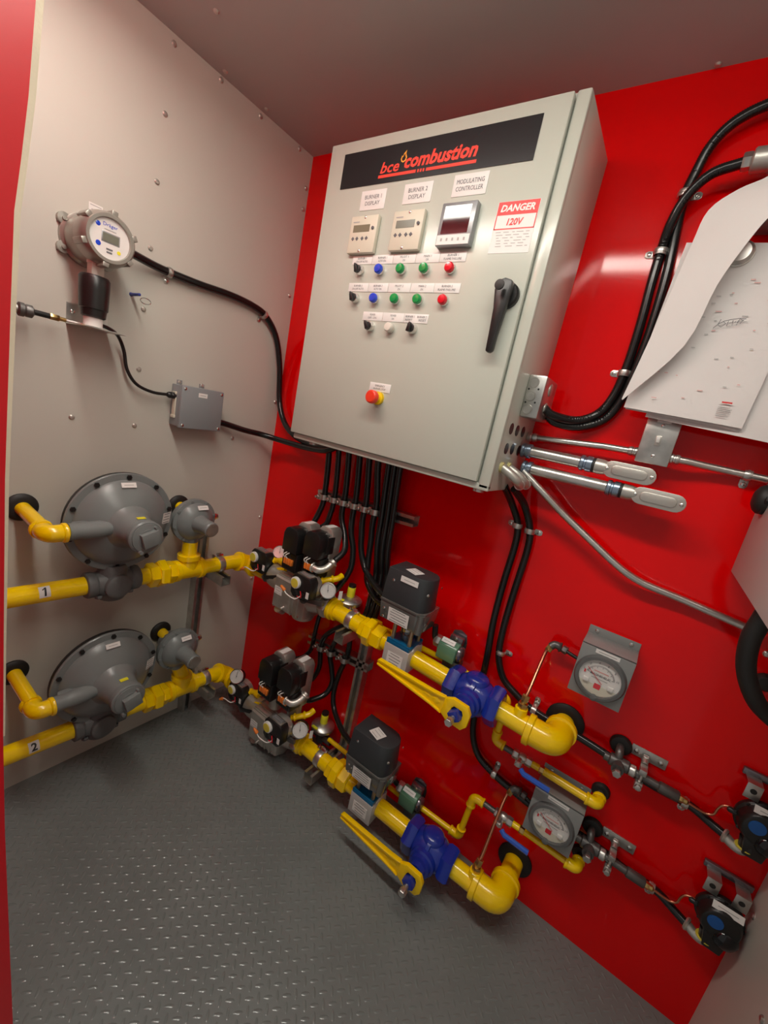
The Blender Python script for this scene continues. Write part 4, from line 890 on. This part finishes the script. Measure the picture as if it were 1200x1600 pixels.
    bot = [(h.x + .001, yf)] + [(h.x + wX - .030 + .028 * math.sin(math.pi * i / nn), (yf + yb2) / 2 - ((yb2 - yf) / 2) * math.cos(math.pi * i / nn)) for i in range(nn + 1)] + [(h.x + .001, yb2)]
    part('cover', M().frustum([V((x, y, hz + .074)) for x, y in bot], [V((x, y, hz + .190)) for x, y in top]), 'cover', a, bevel=.004)
    part('rim', M().frustum([V((x, y - .001, hz + .068)) for x, y in P3], [V((x, y - .001, hz + .076)) for x, y in P3]), 'smoke', a, bevel=.0015)
    sticker(V((h.x + .085, yf - .0006 - .003, hz + .032)), X, V((0, -.09, 1)).normalized(), .082, .050, a, lines=5, ink='ink')
    sticker(V((h.x + .085, (yf + yb2) / 2 - .012, hz + .1905)), V((.75, -.25, 0)).normalized(), V((.25, .75, 0)).normalized(), .050, .044, a, lines=3)
    if k == 0: sticker(V((h.x + .095, yf + .0018, hz + .168)), X, V((0, .03, 1)).normalized(), .068, .020, a, lines=1)
    for xx, zz in ((.022, .042), (.024, .012), (.035, .150)): screw(V((h.x + xx, yf - (.0 if zz < .1 else -.003), hz + zz)), -Y, .005, a)
    screw(V((h.x + wX - .008, yf + .012, hz + .145)), V((1, -1, 0)), .005, a); screw(V((h.x + wX - .006, yb2 - .012, hz + .15)), V((1, 0, 0)), .005, a)
    part('corner_post', M().cyl(V((h.x + wX - .014, yf + .012, hz + .002)), V((h.x + wX - .014, yf + .012, hz + .07)), .012, n=16), 'smoke', a)
    part('cable_entry', M().lathe(V((h.x + .002, c.y - .0, hz + .055)), -X, [(.016, 0), (.016, .012), (.012, .018)], 16), 'black', a)
    # ---- ball valve with long yellow lever
    b = thing('ball_valve', '%s cobalt blue ball valve with a long yellow lever' % which, 'valve', A(bv))
    c = A(bv)
    part('body', M().lathe(c - X * .062, X, [(.044, 0), (.047, .008), (.058, .024), (.062, .044), (.063, .056), (.070, .058), (.070, .070), (.063, .072), (.060, .084), (.056, .100), (.047, .116), (.044, .124)], 32), 'blue', b)
    for s in (-1, 1): part('end_hub', M().hexa(c + X * s * .052, c + X * s * .092, .064, ph=.2, c=.15), 'blue', b, ang=30)
    part('top_boss', M().lathe(c + Z * .045, Z, [(.040, 0), (.038, .016), (.030, .024), (.012, .028), (.0005, .0285)], 28), 'blue', b)
    part('stem_boss', M().lathe(c - Y * .050, -Y, [(.046, 0), (.045, .016), (.038, .020), (.037, .034), (.028, .038), (.026, .055)], 28), 'blue', b)
    part('stem', M().obox(c + V((0, -.128, 0)), V((.8, 0, .6)), V((-.6, 0, .8)), Y, .031, .031, .06), 'blue', b, bevel=.003)
    hy = ya - .128
    o = V((c.x, hy, c.z)); ll = .300
    dv = V((-1, 0, .062 if k == 0 else .03)).normalized(); uv = V((-dv.z, 0, dv.x)) * -1   # along lever, perpendicular (up)
    def H(a_, b_): return o + dv * a_ + uv * b_
    outer = [(-.040, -.018), (-.026, -.040), (.022, -.040), (.040, -.030), (.075, -.016), (ll, -.010), (ll + .006, 0), (ll, .010), (.075, .018), (.042, .030), (.020, .040), (-.022, .040), (-.040, .022)]
    hole = [(-.019, -.009), (-.013, -.019), (.013, -.019), (.019, -.009), (.019, .009), (.013, .019), (-.013, .019), (-.019, .009)]
    m = M()
    # head plate as ring of quads around the square hole, tapered shaft with raised edges
    hd = [(-.040, -.020), (-.026, -.040), (.022, -.040), (.046, -.026), (.046, .026), (.022, .040), (-.026, .040), (-.040, .020)]
    hp = [hole[0], hole[1], hole[2], hole[3], hole[4], hole[5], hole[6], hole[7]]
    vs = [H(*q) + Y * .006 for q in hd] + [H(*q) + Y * .006 for q in hp] + [H(*q) - Y * .008 for q in hd] + [H(*q) - Y * .008 for q in hp]
    fs = []
    for i in range(8):
        j = (i + 1) % 8; fs += [(i, j, 8 + j, 8 + i), (16 + j, 16 + i, 24 + i, 24 + j), (i, 16 + i, 16 + j, j), (8 + i, 8 + j, 24 + j, 24 + i)]
    m.add(vs, fs)
    sh = [(.044, -.029), (.085, -.024), (ll - .01, -.012), (ll, -.007), (ll + .003, 0), (ll, .007), (ll - .01, .012), (.085, .024), (.044, .029)]
    m.frustum([H(*q) + Y * .002 for q in sh], [H(*q) - Y * .004 for q in sh])
    for s in (-1, 1):
        e1 = [(.046, s * .029), (.085, s * .024), (ll - .004, s * .011), (ll, s * .006), (ll - .010, s * .0045), (.15, s * .0115), (.092, s * .016), (.056, s * .021)]
        m.frustum([H(*q) + Y * .006 for q in e1], [H(*q) - Y * .010 for q in e1])
    part('lever', m, 'lever', b, bevel=.0012)
    part('lever_mark', M().obox(H(.072, 0) - Y * .0045, (dv + uv).normalized(), (uv - dv).normalized(), Y, .020, .020, .002).obox(H(.105, 0) - Y * .0045, dv, uv, Y, .022, .007, .002), 'lever', b, bevel=.0006)
    part('lever_bolt', M().cyl(c - Y * .14, c - Y * .185, .0075, n=14).hexa(c - Y * .172, c - Y * .192, .0125), 'galv', b)
    # ---- clamp on a strut arm
    cx = .742 if k == 0 else .752
    pipe_clamp(A(cx), X, -Z, .1, PR, 'steel pipe clamp on a strut arm right of the %s valve block' % which, (0, -ya - .003, 0))
    # ---- pilot regulator
    r = thing('pilot_regulator', 'small round metal pilot regulator with yellow cap behind the %s yellow pipe' % which, 'regulator', (.665, -.07, .76 + (k and -.60)))
    rc = V((.656, -.056, .772)) if k == 0 else V((.648, -.058, .150))
    part('diaphragm', M().lathe(rc, Z, [(.030, -.030), (.030, -.016), (.050, -.010), (.052, -.004), (.052, .004), (.048, .008), (.034, .016), (.020, .020)], 32), 'galv', r)
    part('cap', M().lathe(rc + Z * .018, Z, [(.017, 0), (.0165, .018), (.0165, .042), (.015, .044)], 20), 'ygreen', r)
    part('top', M().lathe(rc + Z * .060, Z, [(.0155, 0), (.0155, .012), (.0005, .013)], 20), 'black', r)
    part('body', M().lathe(rc - Z * .075, Z, [(.02, 0), (.024, .008), (.024, .05)], 16).hexa(rc + V((-.05, 0, -.05)), rc + V((.06, 0, -.05)), .018), 'iron', r)
    sticker(rc + V((-.01, -.046, .0125)), X, V((0, .95, .3)).normalized(), .03, .012, r, material='ygreen', lines=0)
    # ---- green solenoid valve on the pilot line
    gs = thing('pilot_solenoid', 'green coil solenoid valve on the thin yellow line behind the %s ball valve' % which, 'solenoid valve', (1.13, -.06, .72 + (k and -.62)))
    gz = .795 if k == 0 else .150
    gx = 1.128
    part('coil', M().lathe((gx - .036, -.075, gz), X, [(.030, 0), (.032, .004), (.032, .068), (.030, .072)], 24).box((gx - .034, -.107, gz - .032), (gx + .034, -.075, gz + .02)), 'green', gs, bevel=.003)
    part('hub', M().hexa((gx - .060, -.075, gz + .01), (gx - .036, -.075, gz + .01), .022), 'galv', gs)
    part('end_plate', M().prism([(-.032, -.036), (.032, -.036), (.032, .03), (.024, .058), (.0, .068), (-.024, .058), (-.032, .03)], V((gx + .012, -.040, gz)), X, Z, -.004), 'purple', gs)
    part('housing', M().lathe((gx + .036, -.075, gz), X, [(.030, 0), (.024, .016), (.0005, .020)], 24).obox((gx + .012, -.055, gz + .036), X, Y, Z, .05, .028, .032), 'purple', gs, bevel=.006)
    screw((gx + .012, -.0445 - .026, gz + .046), -Y, .006, gs)
    sticker((gx - .004, -.090, gz + .0335), X, V((0, .75, .66)).normalized(), .050, .018, gs, lines=1)
    part('valve_body', M().box((gx - .010, -.092, gz - .085), (gx + .050, -.045, gz - .03)).lathe((gx + .052, -.07, gz - .05), -Y, [(.012, 0), (.012, .026)], 12), 'iron', gs, bevel=.004)
    return A
AU = train('upper', -.14, lambda x: .748 - (x - .70) * .040, (0, 0, 0), 0)
AL = train('lower', -.18, lambda x: .130 + max(0, x - 1.28) * .03, (.018, -.042, -.600), 1)

# ---------------------------------------------------------------- pilot piping, small ball valves
def small_pipe(name, label, pts, r, loc, cat='pipe'):
    t = thing(name, label, cat, loc)
    part('pipe', M().tube([V(p) for p in pts], r, 14), 'pipe', t); return t
PZ = .735; 
pu = thing('pilot_pipe', 'thin yellow pilot pipe running behind the upper blue ball valve', 'pipe', (1.1, -.07, PZ))
part('pipe', M().cyl((.70, -.07, .735), (1.115, -.07, .745), .0105, n=16), 'pipe', pu); part('pipe', M().cyl((1.18, -.07, .742), (1.325, -.07, .728), .0105, n=16), 'pipe', pu)
part('elbow', elbow90(M(), (1.325, -.07, .728), (1.358, -.07, .726), (1.358, -.07, .690), .0145), 'fit', pu, ang=50)
part('drop', M().cyl((1.358, -.07, .70), (1.358, -.07, .60), .0105, n=16), 'pipe', pu)
part('elbow', elbow90(M(), (1.358, -.07, .605), (1.358, -.07, .567), (1.392, -.07, .565), .0145), 'fit', pu, ang=50)
def mini_valve(x0, y, z, lab, lab2, xend, zend, yw, hinge):
    t = thing('mini_ball_valve', lab, 'valve', (x0, y, z))
    part('nipple', M().cyl((x0 - .02, y, z), (x0 + .03, y, z - .001), .0095, n=14), 'iron', t)
    part('body', M().hexa((x0 + .022, y, z), (x0 + .040, y, z), .0155).lathe((x0 + .038, y, z), X, [(.012, 0), (.016, .008), (.016, .020), (.012, .028)], 16).hexa((x0 + .064, y, z), (x0 + .084, y, z), .0155).cyl((x0 + .05, y, z), (x0 + .05, y - .032, z), .008, n=12), 'galv', t)
    part('handle_nut', M().hexa((x0 + .05, y - .034, z), (x0 + .05, y - .044, z), .009), 'galv', t)
    part('handle', M().frustum([V((x0 + .040, y - .034, z - .010)), V((x0 + .060, y - .034, z - .010)), V((x0 + .060, y - .034, z + .008)), V((x0 + .040, y - .034, z + .008))],
                               [V((x0 + .040, y - .038, z - .010)), V((x0 + .060, y - .038, z - .010)), V((x0 + .060, y - .038, z + .008)), V((x0 + .040, y - .038, z + .008))]), 'galv', t)
    part('grip', M().tube([(x0 + .062, y - .044, z - .006), (x0 + .075, y - .050, z - .012), (x0 + .155, y - .052, z - .012)], .0085, 8), 'bluelever', t)
    q = thing('pilot_pipe', lab2, 'pipe', (x0 + .09, y, z))
    part('nipple', M().cyl((x0 + .08, y, z), (x0 + .125, y, z), .0105, n=14), 'pipe', q); part('hex', M().hexa((x0 + .108, y, z), (x0 + .124, y, z), .013), 'brass', q)
    part('pipe', M().cyl((x0 + .122, y, z), (xend - .03, y, zend), .0125 if hinge else .0095, n=16), 'pipe', q)
    part('elbow', elbow90(M(), (xend - .034, y, zend), (xend, y, zend), (xend, y + .034, zend), .0165), 'fit', q, ang=50)
    part('drop', M().cyl((xend, y + .03, zend), (xend, 0, zend), .0095, n=14), 'iron', q); part('wall_grommet', grommet(M(), (xend, 0, zend), -Y, .026), 'rubber', q)
mini_valve(1.400, -.07, .563, 'small ball valve with a blue grip below the upper large yellow elbow', 'thin yellow pilot pipe crossing in front of the lower gauge box', 1.682, .560, -.07, 1)
pl = thing('pilot_pipe', 'thin yellow pilot pipe stepping up beside the lower ball valve', 'pipe', (1.25, -.07, .14))
part('pipe', M().cyl((.70, -.07, .12), (1.115, -.07, .118), .0095, n=14), 'pipe', pl)
part('pipe', M().cyl((1.178, -.07, .135), (1.305, -.07, .138), .0105, n=16), 'pipe', pl)
part('elbow', elbow90(M(), (1.300, -.07, .138), (1.336, -.07, .138), (1.337, -.07, .175), .0145), 'fit', pl, ang=50)
part('riser', M().cyl((1.337, -.07, .165), (1.344, -.07, .285), .0105, n=16), 'pipe', pl)
part('elbow', elbow90(M(), (1.344, -.07, .283), (1.346, -.07, .322), (1.384, -.07, .322), .0145), 'fit', pl, ang=50)
mini_valve(1.402, -.07, .323, 'small ball valve with a blue grip beside the lower copper tube', 'thin yellow pilot pipe below the lower gauge box', 1.690, .322, -.07, 0)

# ---------------------------------------------------------------- gauge boxes
def gauge_box(x0, x1, zt, zb, lab, dep=.095):
    t = thing('gauge_box', lab, 'gauge', ((x0 + x1) / 2, 0, zb))
    xm = (x0 + x1) / 2
    zk = zt - .024
    part('front_plate', M().box((x0, -dep, zb), (x1, -dep + .003, zk)), 'gbox', t, bevel=.0008)
    part('top_flange', M().box((x0, -dep, zk - .003), (x1, 0, zk)), 'gbox', t, bevel=.0008)
    part('gauge_body', M().lathe((xm, -dep + .002, zb + .073), Y, [(.056, 0), (.056, .040), (.052, .045)], 36), 'black', t)
    part('mounting_tab', M().box((x0, -.004, zk - .01), (x1, -.0, zt)), 'gbox', t, bevel=.0012)
    for s in (-1, 1): screw((xm + s * .046, -.0045, zt - .012), -Y, .006, t)
    gc = V((xm, -dep, zb + .073)); r = .061
    part('bezel', M().lathe(gc, -Y, [(r * 1.10, 0), (r * 1.10, .005), (r * 1.03, .012), (r * .90, .013), (r * .88, .006)], 48, caps=False), 'regdark', t)
    part('dial', M().lathe(gc, -Y, [(r * .92, 0), (r * .92, .005)], 48), 'dface', t)
    n = -Y; c = gc - Y * .0053
    part('lower_panel', M().prism([(r * .86 * math.cos(math.radians(a)), r * .86 * math.sin(math.radians(a))) for a in range(205, 336, 10)], c, X, Z, .0006), 'bezel', t)
    tk = M()
    for q in range(31):
        a = math.radians(210 - 240 * q / 30) if False else math.radians(165 - 150 * q / 30); d = X * math.cos(a) + Z * math.sin(a); L = .13 if q % 5 == 0 else .07
        tk.obox(c + n * .0003 + d * r * (.62 - L / 2), d, n.cross(d), n, r * L, r * .018, .0003)
    part('scale', tk, 'ink', t)['kind'] = 'stuff'
    nb = M()
    for q in range(6):
        a = math.radians(165 - 30 * q); text(str(q * 2), c + V((math.cos(a), 0, math.sin(a))) * r * .74, X, Z, r * .10, 'ink', t, name='numeral')
    text('MAGNEHELIC', c + V((0, 0, r * .12)), X, Z, r * .105, 'ink', t, w=r * .86, bold=.02)
    part('print', M().cbox(c + V((0, -.0002, r * .30)), (r * .62, .0003, r * .045)), 'pinkink', t)
    part('print', M().cbox(c + V((0, -.0002, -r * .05)), (r * .7, .0003, r * .035)), 'faint', t)
    for s in (-1, 1): part('stop', M().cbox(c + V((s * r * .52, -.003, -r * .26)), (r * .24, .006, r * .20)), 'dface', t, bevel=.001)
    part('red_mark', M().prism([(-.008, -.008), (.008, -.008), (.009, .0), (.008, .008), (-.008, .008), (-.009, 0)], c + V((0, -.0006, -r * .42)), X, Z, .0004).cbox(c + V((-r * .66, -.001, r * .10)), (.004, .001, .009)), 'redb', t)
    d = V((-.8, 0, .62)).normalized()
    part('needle', M().obox(c + n * .004 + d * r * .28 + V((0, 0, -r * .1)), d, n.cross(d), n, r * .95, .0014, .0006), 'redb', t)
    part('zero_screw', M().lathe(gc + V((0, -.006, -r * .97)), -Y, [(.009, 0), (.009, .008), (.006, .010)], 16), 'regdark', t)
    part('lens', M().lathe(gc, -Y, [(r * .90, .012), (r * .6, .015), (.0005, .016)], 40, caps=False), 'lens', t)
    sticker((xm, -dep - .0004, zk - .0105), X, Z, .062, .012, t, lines=1)
gauge_box(1.510, 1.648, 1.052, .872, 'upper square grey box holding a round white differential pressure gauge')
gauge_box(1.516, 1.660, .545, .358, 'lower square grey box holding a round white differential pressure gauge')
# ---------------------------------------------------------------- copper tubes
def copper(bx, y, z0, top, wallz, xw, lab):
    t = thing('copper_tube', lab, 'tube', (bx, y, z0))
    part('hex_adapter', M().hexa((bx, y, z0), (bx, y, z0 + .020), .0155).cyl((bx, y, z0 + .02), (bx, y, z0 + .028), .009, n=14).hexa((bx, y, z0 + .026), (bx + .002, y + .006, z0 + .045), .012), 'brass', t)
    part('tube', M().tube(spline([(bx, y, z0 + .035), (bx + .002, y + .02, z0 + .06), (bx + .002, y * .55, top - .07), (bx + .004, y * .28, top - .018), (bx + .012, -.040, top)], 8), .0052, 12), 'copper', t)
    part('brass_nut', M().hexa((bx + .008, -.047, top - .012), (bx + .014, -.038, top + .006), .0105), 'brass', t)
    part('street_elbow', M().tube(spline([(bx + .012, -.040, top + .002), (bx + .022, -.034, top + .012), (bx + .040, -.032, top + .010)], 6), .0115, 12).ring((bx + .038, -.032, top + .01), X, .012, .004, 16, 6).hexa((bx + .044, -.032, top + .009), (bx + .060, -.034, top + .007), .012), 'iron', t)
    part('link', M().tube([(bx + .056, -.034, top + .007), (xw, -.036, top)], .0055, 10), 'black', t)
copper(1.416, -.14, .766, .944, 0, 1.513, 'copper tube rising from the upper yellow pipe to the upper gauge box')
copper(1.437, -.18, .183, .405, 0, 1.520, 'copper tube rising from the lower yellow pipe to the lower gauge box')

# ---------------------------------------------------------------- impulse lines with pressure switches at the right
def impulse(dx, dz, word, yb=-.035):
    def Q(x, y, z): return V((x + dx, y, z + dz))
    t = thing('impulse_line', 'dark iron tee and coupling line below the %s gauge box at the right' % word, 'pipe fitting', Q(1.69, -.045, .70))
    part('tee', M().cyl(Q(1.655, -.045, .703), Q(1.735, -.045, .701), .0125, n=16).lathe(Q(1.668, -.045, .703), X, [(.015, 0), (.018, .003), (.018, .05), (.015, .053)], 16).cyl(Q(1.694, -.045, .702), Q(1.694, -.078, .700), .0165, n=16).hexa(Q(1.694, -.078, .700), Q(1.694, -.092, .700), .0115), 'iron', t)
    part('plug', M().hexa(Q(1.694, -.090, .700), Q(1.694, -.100, .700), .012), 'galv', t)
    part('nipple', M().cyl(Q(1.730, -.045, .701), Q(1.80, -.045, .699), .0105, n=14), 'iron', t)
    part('collar', M().lathe(Q(1.722, -.045, .7015), X, [(.0155, 0), (.0165, .003), (.0165, .013), (.014, .016)], 16), 'galv', t)
    part('coupling', M().lathe(Q(1.795, -.045, .699), X, [(.012, 0), (.0150, .003), (.0150, .046), (.012, .05)], 18), 'iron', t)
    part('brass_nut', M().hexa(Q(1.843, -.045, .698), Q(1.855, -.045, .698), .0105).lathe(Q(1.855, -.045, .698), X, [(.0085, 0), (.0085, .008), (.005, .012)], 14), 'brass', t)
    part('wall_elbow', M().tube(spline([Q(1.690, -.045, .705), Q(1.689, -.042, .722), Q(1.687, -.030, .733), Q(1.687, 0, .734)], 5), .011, 12), 'iron', t)
    part('wall_grommet', grommet(M(), Q(1.687, 0, .734), -Y, .030), 'rubber', t)
    b = thing('pipe_hanger', 'small galvanised bracket plate with a nut clamping the %s iron line' % word, 'bracket', Q(1.745, 0, .735))
    part('plate', M().prism([(-.045, -.016), (.045, -.016), (.045, .016), (-.045, .016)], Q(1.758, 0, .742), X, Z, .004), 'galv', b, bevel=.001)
    for s in (-1, 1): screw(Q(1.758 + s * .031, -.0042, .742), -Y, .0065, b)
    part('standoff', M().cyl(Q(1.752, -.002, .735), Q(1.752, -.028, .728), .009, n=14).hexa(Q(1.752, -.004, .736), Q(1.752, -.014, .733), .013), 'galv', b)
    part('clamp', M().ring(Q(1.752, -.045, .700), X, .0155, .0045, 20, 6).box(Q(1.743, -.068, .668), Q(1.761, -.036, .690)).box(Q(1.743, -.064, .712), Q(1.761, -.03, .730)).hexa(Q(1.752, -.07, .680), Q(1.752, -.078, .680), .009), 'galv', b, bevel=.001)
    c = thing('capillary_tube', 'thin copper capillary curling to the %s black pressure switch' % word, 'tube', Q(1.86, -.045, .698))
    part('tube', M().tube(spline([Q(1.862, -.045, .698), Q(1.885, -.043, .694), Q(1.908, -.04, .692), Q(1.922, -.04, .702), Q(1.925, -.04, .722), Q(1.932, -.04, .738), Q(1.950, -.04, .744), Q(1.975, -.042, .742), Q(1.985, -.045, .740)], 8), .0032, 10), 'copper', c)
    fx = conduit('black conduit running right to the %s black pressure switch' % word, [Q(1.65, -.028, .698), Q(1.72, -.016, .678), Q(1.80, -.014, .672), Q(1.862, -.014, .674), Q(1.89, -.016, .672), Q(1.93, -.030, .666), Q(1.962, -.044, .664)] if not dz else [Q(1.655, -.028, .702), Q(1.72, -.016, .690), Q(1.80, -.014, .676), Q(1.862, -.014, .675), Q(1.89, -.016, .672), Q(1.93, -.030, .664), Q(1.962, -.044, .660)], .0115, rib=.0008)
    strap(Q(1.866, -.0135, .674), X, -Y, .0125, 'steel strap holding the black conduit left of the %s black switch' % word, up=(0, 0, -1), base=0)
    k = thing('black_pressure_switch', '%s black air pressure switch with blue dial and metal brackets by the right wall' % word, 'pressure switch', Q(2.0, -.06, .68))
    part('body', M().lathe(Q(2.005, -.030, .745), -Y, [(.050, 0), (.054, .004), (.054, .016), (.048, .020), (.046, .040), (.040, .052)], 36).prism([(-.030, -.005), (.030, -.005), (.022, -.070), (-.018, -.070)], Q(2.005, -.034, .735), X, Z, .046), 'black', k, bevel=.003)
    part('dial', M().lathe(Q(1.992, -.080, .752), -Y, [(.018, 0), (.017, .004), (.0005, .0045)], 28), 'bluedisc', k)
    for q in range(8):
        a = math.pi * q / 4; screw(Q(2.005 + .050 * math.cos(a), -.049, .745 + .050 * math.sin(a)), -Y, .0045, k, material='black')
    part('clear_cover', M().lathe(Q(2.022, -.060, .715), V((.3, -1, -.2)), [(.028, 0), (.030, .010), (.026, .022), (.014, .030), (.0005, .032)], 24), 'screen', k)
    part('yellow_ring', M().lathe(Q(1.996, -.058, .676), V((.15, -.1, -1)), [(.0215, 0), (.0225, .001), (.0225, .004), (.0215, .005)], 24), 'dial', k)
    part('port', M().lathe(Q(1.997, -.058, .70), V((.15, -.1, -1)), [(.021, 0), (.021, .025)], 20), 'black', k)
    part('conduit_elbow', M().tube(spline([Q(1.998, -.057, .670), Q(1.990, -.055, .658), Q(1.975, -.050, .657), Q(1.958, -.044, .663)], 6), .0125, 12).ring(Q(1.957, -.044, .664), V((1, -.4, 0)), .0135, .005, 18, 6), 'condalu', k)
    for s, xx in enumerate((1.968, 2.030)):
        part('bracket', M().box(Q(xx - .016, -.050, .795), Q(xx + .016, -.047, .836)).box(Q(xx - .016, -.050, .834), Q(xx + .016, -.0, .837)), 'galv', k, bevel=.001)
        part('bracket_hole', M().cyl(Q(xx, -.0506, .818), Q(xx, -.049, .818), .007, n=14), 'rubber', k)
    part('bracket_bar', M().box(Q(1.945, -.012, .832), Q(2.052, -.001, .850)), 'purple', k, bevel=.002)
    sticker(Q(2.008, -.0835 + .012, .792), X, V((0, .5, .86)).normalized(), .066, .018, k, lines=1)
    part('nipple', M().lathe(Q(1.957, -.045, .740), -X, [(.007, -.01), (.007, .014), (.004, .018)], 12), 'black', k)
impulse(0, 0, 'upper'); impulse(.008, -.302, 'lower')

# ---------------------------------------------------------------- strut racks with conduit clamps
rk = thing('strut_channel', 'horizontal slotted strut carrying the black conduits under the cabinet', 'strut', (.60, 0, 1.14))
part('channel', strut(M(), (.370, 0, 1.150), (.860, 0, 1.176), -Y, Z, .041), 'galv', rk)
part('slot', M().box((.79, -.0425, 1.168), (.815, -.041, 1.176)), 'black', rk)
rl = thing('strut_channel', 'low horizontal strut behind the valves carrying black conduits', 'strut', (.62, 0, .50))
part('channel', strut(M(), (.46, 0, .488), (.80, 0, .520), -Y, Z, .041), 'galv', rl)
rs = thing('strut_channel', 'vertical steel strut on the red wall behind the yellow pipes', 'strut', (.762, 0, 0))
part('channel', strut(M(), (.762, 0, 0), (.762, 0, .70), -Y, X, .041), 'galv', rs)
xs_top = [.416, .469, .523, .579, .627, .671]; xs_st = [.424, .480, .534, .591, .643, .694]
CL = ('first', 'second', 'third', 'fourth', 'fifth', 'sixth')
for i in range(6):
    x = xs_st[i]; z = 1.150 + (x - .37) * .053
    t = thing('conduit_clamp', '%s conduit clamp from the left on the strut under the cabinet' % CL[i], 'clamp', (x, -.042, z), 'conduit clamps under the cabinet')
    pts = []; tds = []
    for k in range(15):
        q = math.pi * (1.0 - k / 14 * 1.0); d = X * math.cos(q) - Y * math.sin(q); pts.append(V((x, -.058, z)) + d * .0165); tds.append(d)
    pts = [V((x - .0165, -.043, z))] + pts + [V((x + .0165, -.043, z))]; tds = [-X] + tds + [X]
    part('band', M().strip(pts, Z, .022, tds, .002), 'galv', t)
    part('ear', M().box((x - .033, -.062, z - .012), (x - .017, -.050, z + .012)), 'galv', t, bevel=.001)
    part('bolt', M().hexa((x - .026, -.060, z - .004), (x - .026, -.071, z - .004), .0095).cyl((x - .026, -.071, z - .004), (x - .026, -.082, z - .004), .005, n=10), 'silver', t)
ends = [[(.402, -.075, 1.02), (.392, -.09, .96), (.398, -.10, .94)],
        [(.478, -.06, 1.10), (.470, -.065, 1.05), (.44, -.075, 1.02), (.415, -.09, 1.005)],
        [(.545, -.06, 1.08), (.580, -.07, 1.03), (.615, -.10, .985), (.612, -.145, .948)],
        [(.598, -.055, 1.05), (.620, -.05, .98), (.632, -.06, .90), (.610, -.09, .82), (.59, -.11, .79)],
        [(.650, -.055, 1.06), (.662, -.05, .99), (.70, -.055, .93), (.78, -.10, .91), (.86, -.14, .905), (.885, -.14, .908)],
        [(.697, -.050, 1.05), (.698, -.04, .95), (.72, -.05, .88), (.80, -.09, .85), (.87, -.125, .865), (.884, -.135, .89)]]
CN = ('running to the left coil', 'curling left to the twin coils', 'bending into the upper right elbow', 'passing behind the upper white gauge', 'sweeping right to the upper actuator', 'looping low to the upper actuator')
for i in range(6):
    pts = [(xs_top[i], -.075, 1.392), (xs_top[i] + .003, -.064, 1.32), (xs_st[i], -.058, 1.20), (xs_st[i], -.058, 1.12)] + ends[i]
    conduit('%s black conduit under the cabinet from the left, %s' % (CL[i], CN[i]), pts, .0125 if i != 1 else .0115, n=12)
low = [(.735, .700, .555, [(.560, -.05, .40), (.54, -.06, .33), (.50, -.09, .28), (.44, -.10, .26)], 'reaching the left lower coil'),
       (.762, .735, .612, [(.628, -.05, .43), (.645, -.05, .37), (.64, -.075, .32), (.612, -.13, .300), (.606, -.148, .305)], 'entering the lower elbow'),
       (.790, .760, .690, [(.672, -.05, .42), (.668, -.055, .33), (.70, -.07, .27), (.80, -.13, .265), (.905, -.18, .285)], 'curving to the lower actuator')]
for i, (xt, xm, xl, tail, tx) in enumerate(low):
    conduit('black conduit past the strut to the low rack, ' + tx, [(.716 + .026 * i, -.066, 1.392), (.720 + .026 * i, -.060, 1.28), (.728 + .026 * i, -.058, 1.16), (.735 + .026 * i, -.058, 1.05), (.742 + .026 * i, -.035, .92), (.742 + .024 * i, -.038, .82), (.735 + .022 * i, -.056, .72), (xl * .5 + .36, -.060, .64), (xl + .012, -.058, .56), (xl, -.056, .49)] + tail, .0115, n=12)
    z = .488 + (xl - .46) * .094
    t = thing('conduit_clamp', '%s conduit clamp from the left on the low strut rack' % ('first', 'second', 'third')[i], 'clamp', (xl, -.042, z), 'conduit clamps on the low rack')
    part('band', M().strip([V((xl - .0165, -.043, z))] + [V((xl, -.056, z)) + (X * math.cos(math.pi * (1 - k / 10)) - Y * math.sin(math.pi * k / 10)) * .0155 for k in range(11)] + [V((xl + .0165, -.043, z))], Z, .022, [-X] + [(X * math.cos(math.pi * (1 - k / 10)) - Y * math.sin(math.pi * k / 10)) for k in range(11)] + [X], .002), 'galv', t)
    part('bolt', M().box((xl - .034, -.06, z - .012), (xl - .017, -.05, z + .012)).hexa((xl - .026, -.060, z), (xl - .026, -.071, z), .0095).cyl((xl - .026, -.071, z), (xl - .026, -.082, z), .005, n=10), 'silver', t)
conduit('black conduit curving from the low rack to the second lower coil', [(.50, -.004, .66), (.50, -.035, .63), (.505, -.052, .58), (.505, -.056, .52), (.500, -.056, .46), (.48, -.07, .42), (.45, -.09, .40), (.40, -.11, .385)], .010, n=10)
conduit('short black conduit from the upper actuator to its green pilot coil', [(1.06, -.085, .86), (1.065, -.08, .82), (1.072, -.075, .805)], .011, n=10)
conduit('short black conduit from the lower actuator to its green pilot coil', [(1.05, -.12, .235), (1.055, -.095, .19), (1.072, -.075, .160)], .011, n=10)
for g in ('conduit_gland',):
    for i in range(6):
        part('cable_gland', M().lathe((xs_top[i], -.075, 1.389), -Z, [(.021, 0), (.021, .010), (.017, .014), (.016, .024)], 16), 'galv' if i < 2 else 'black', cab)
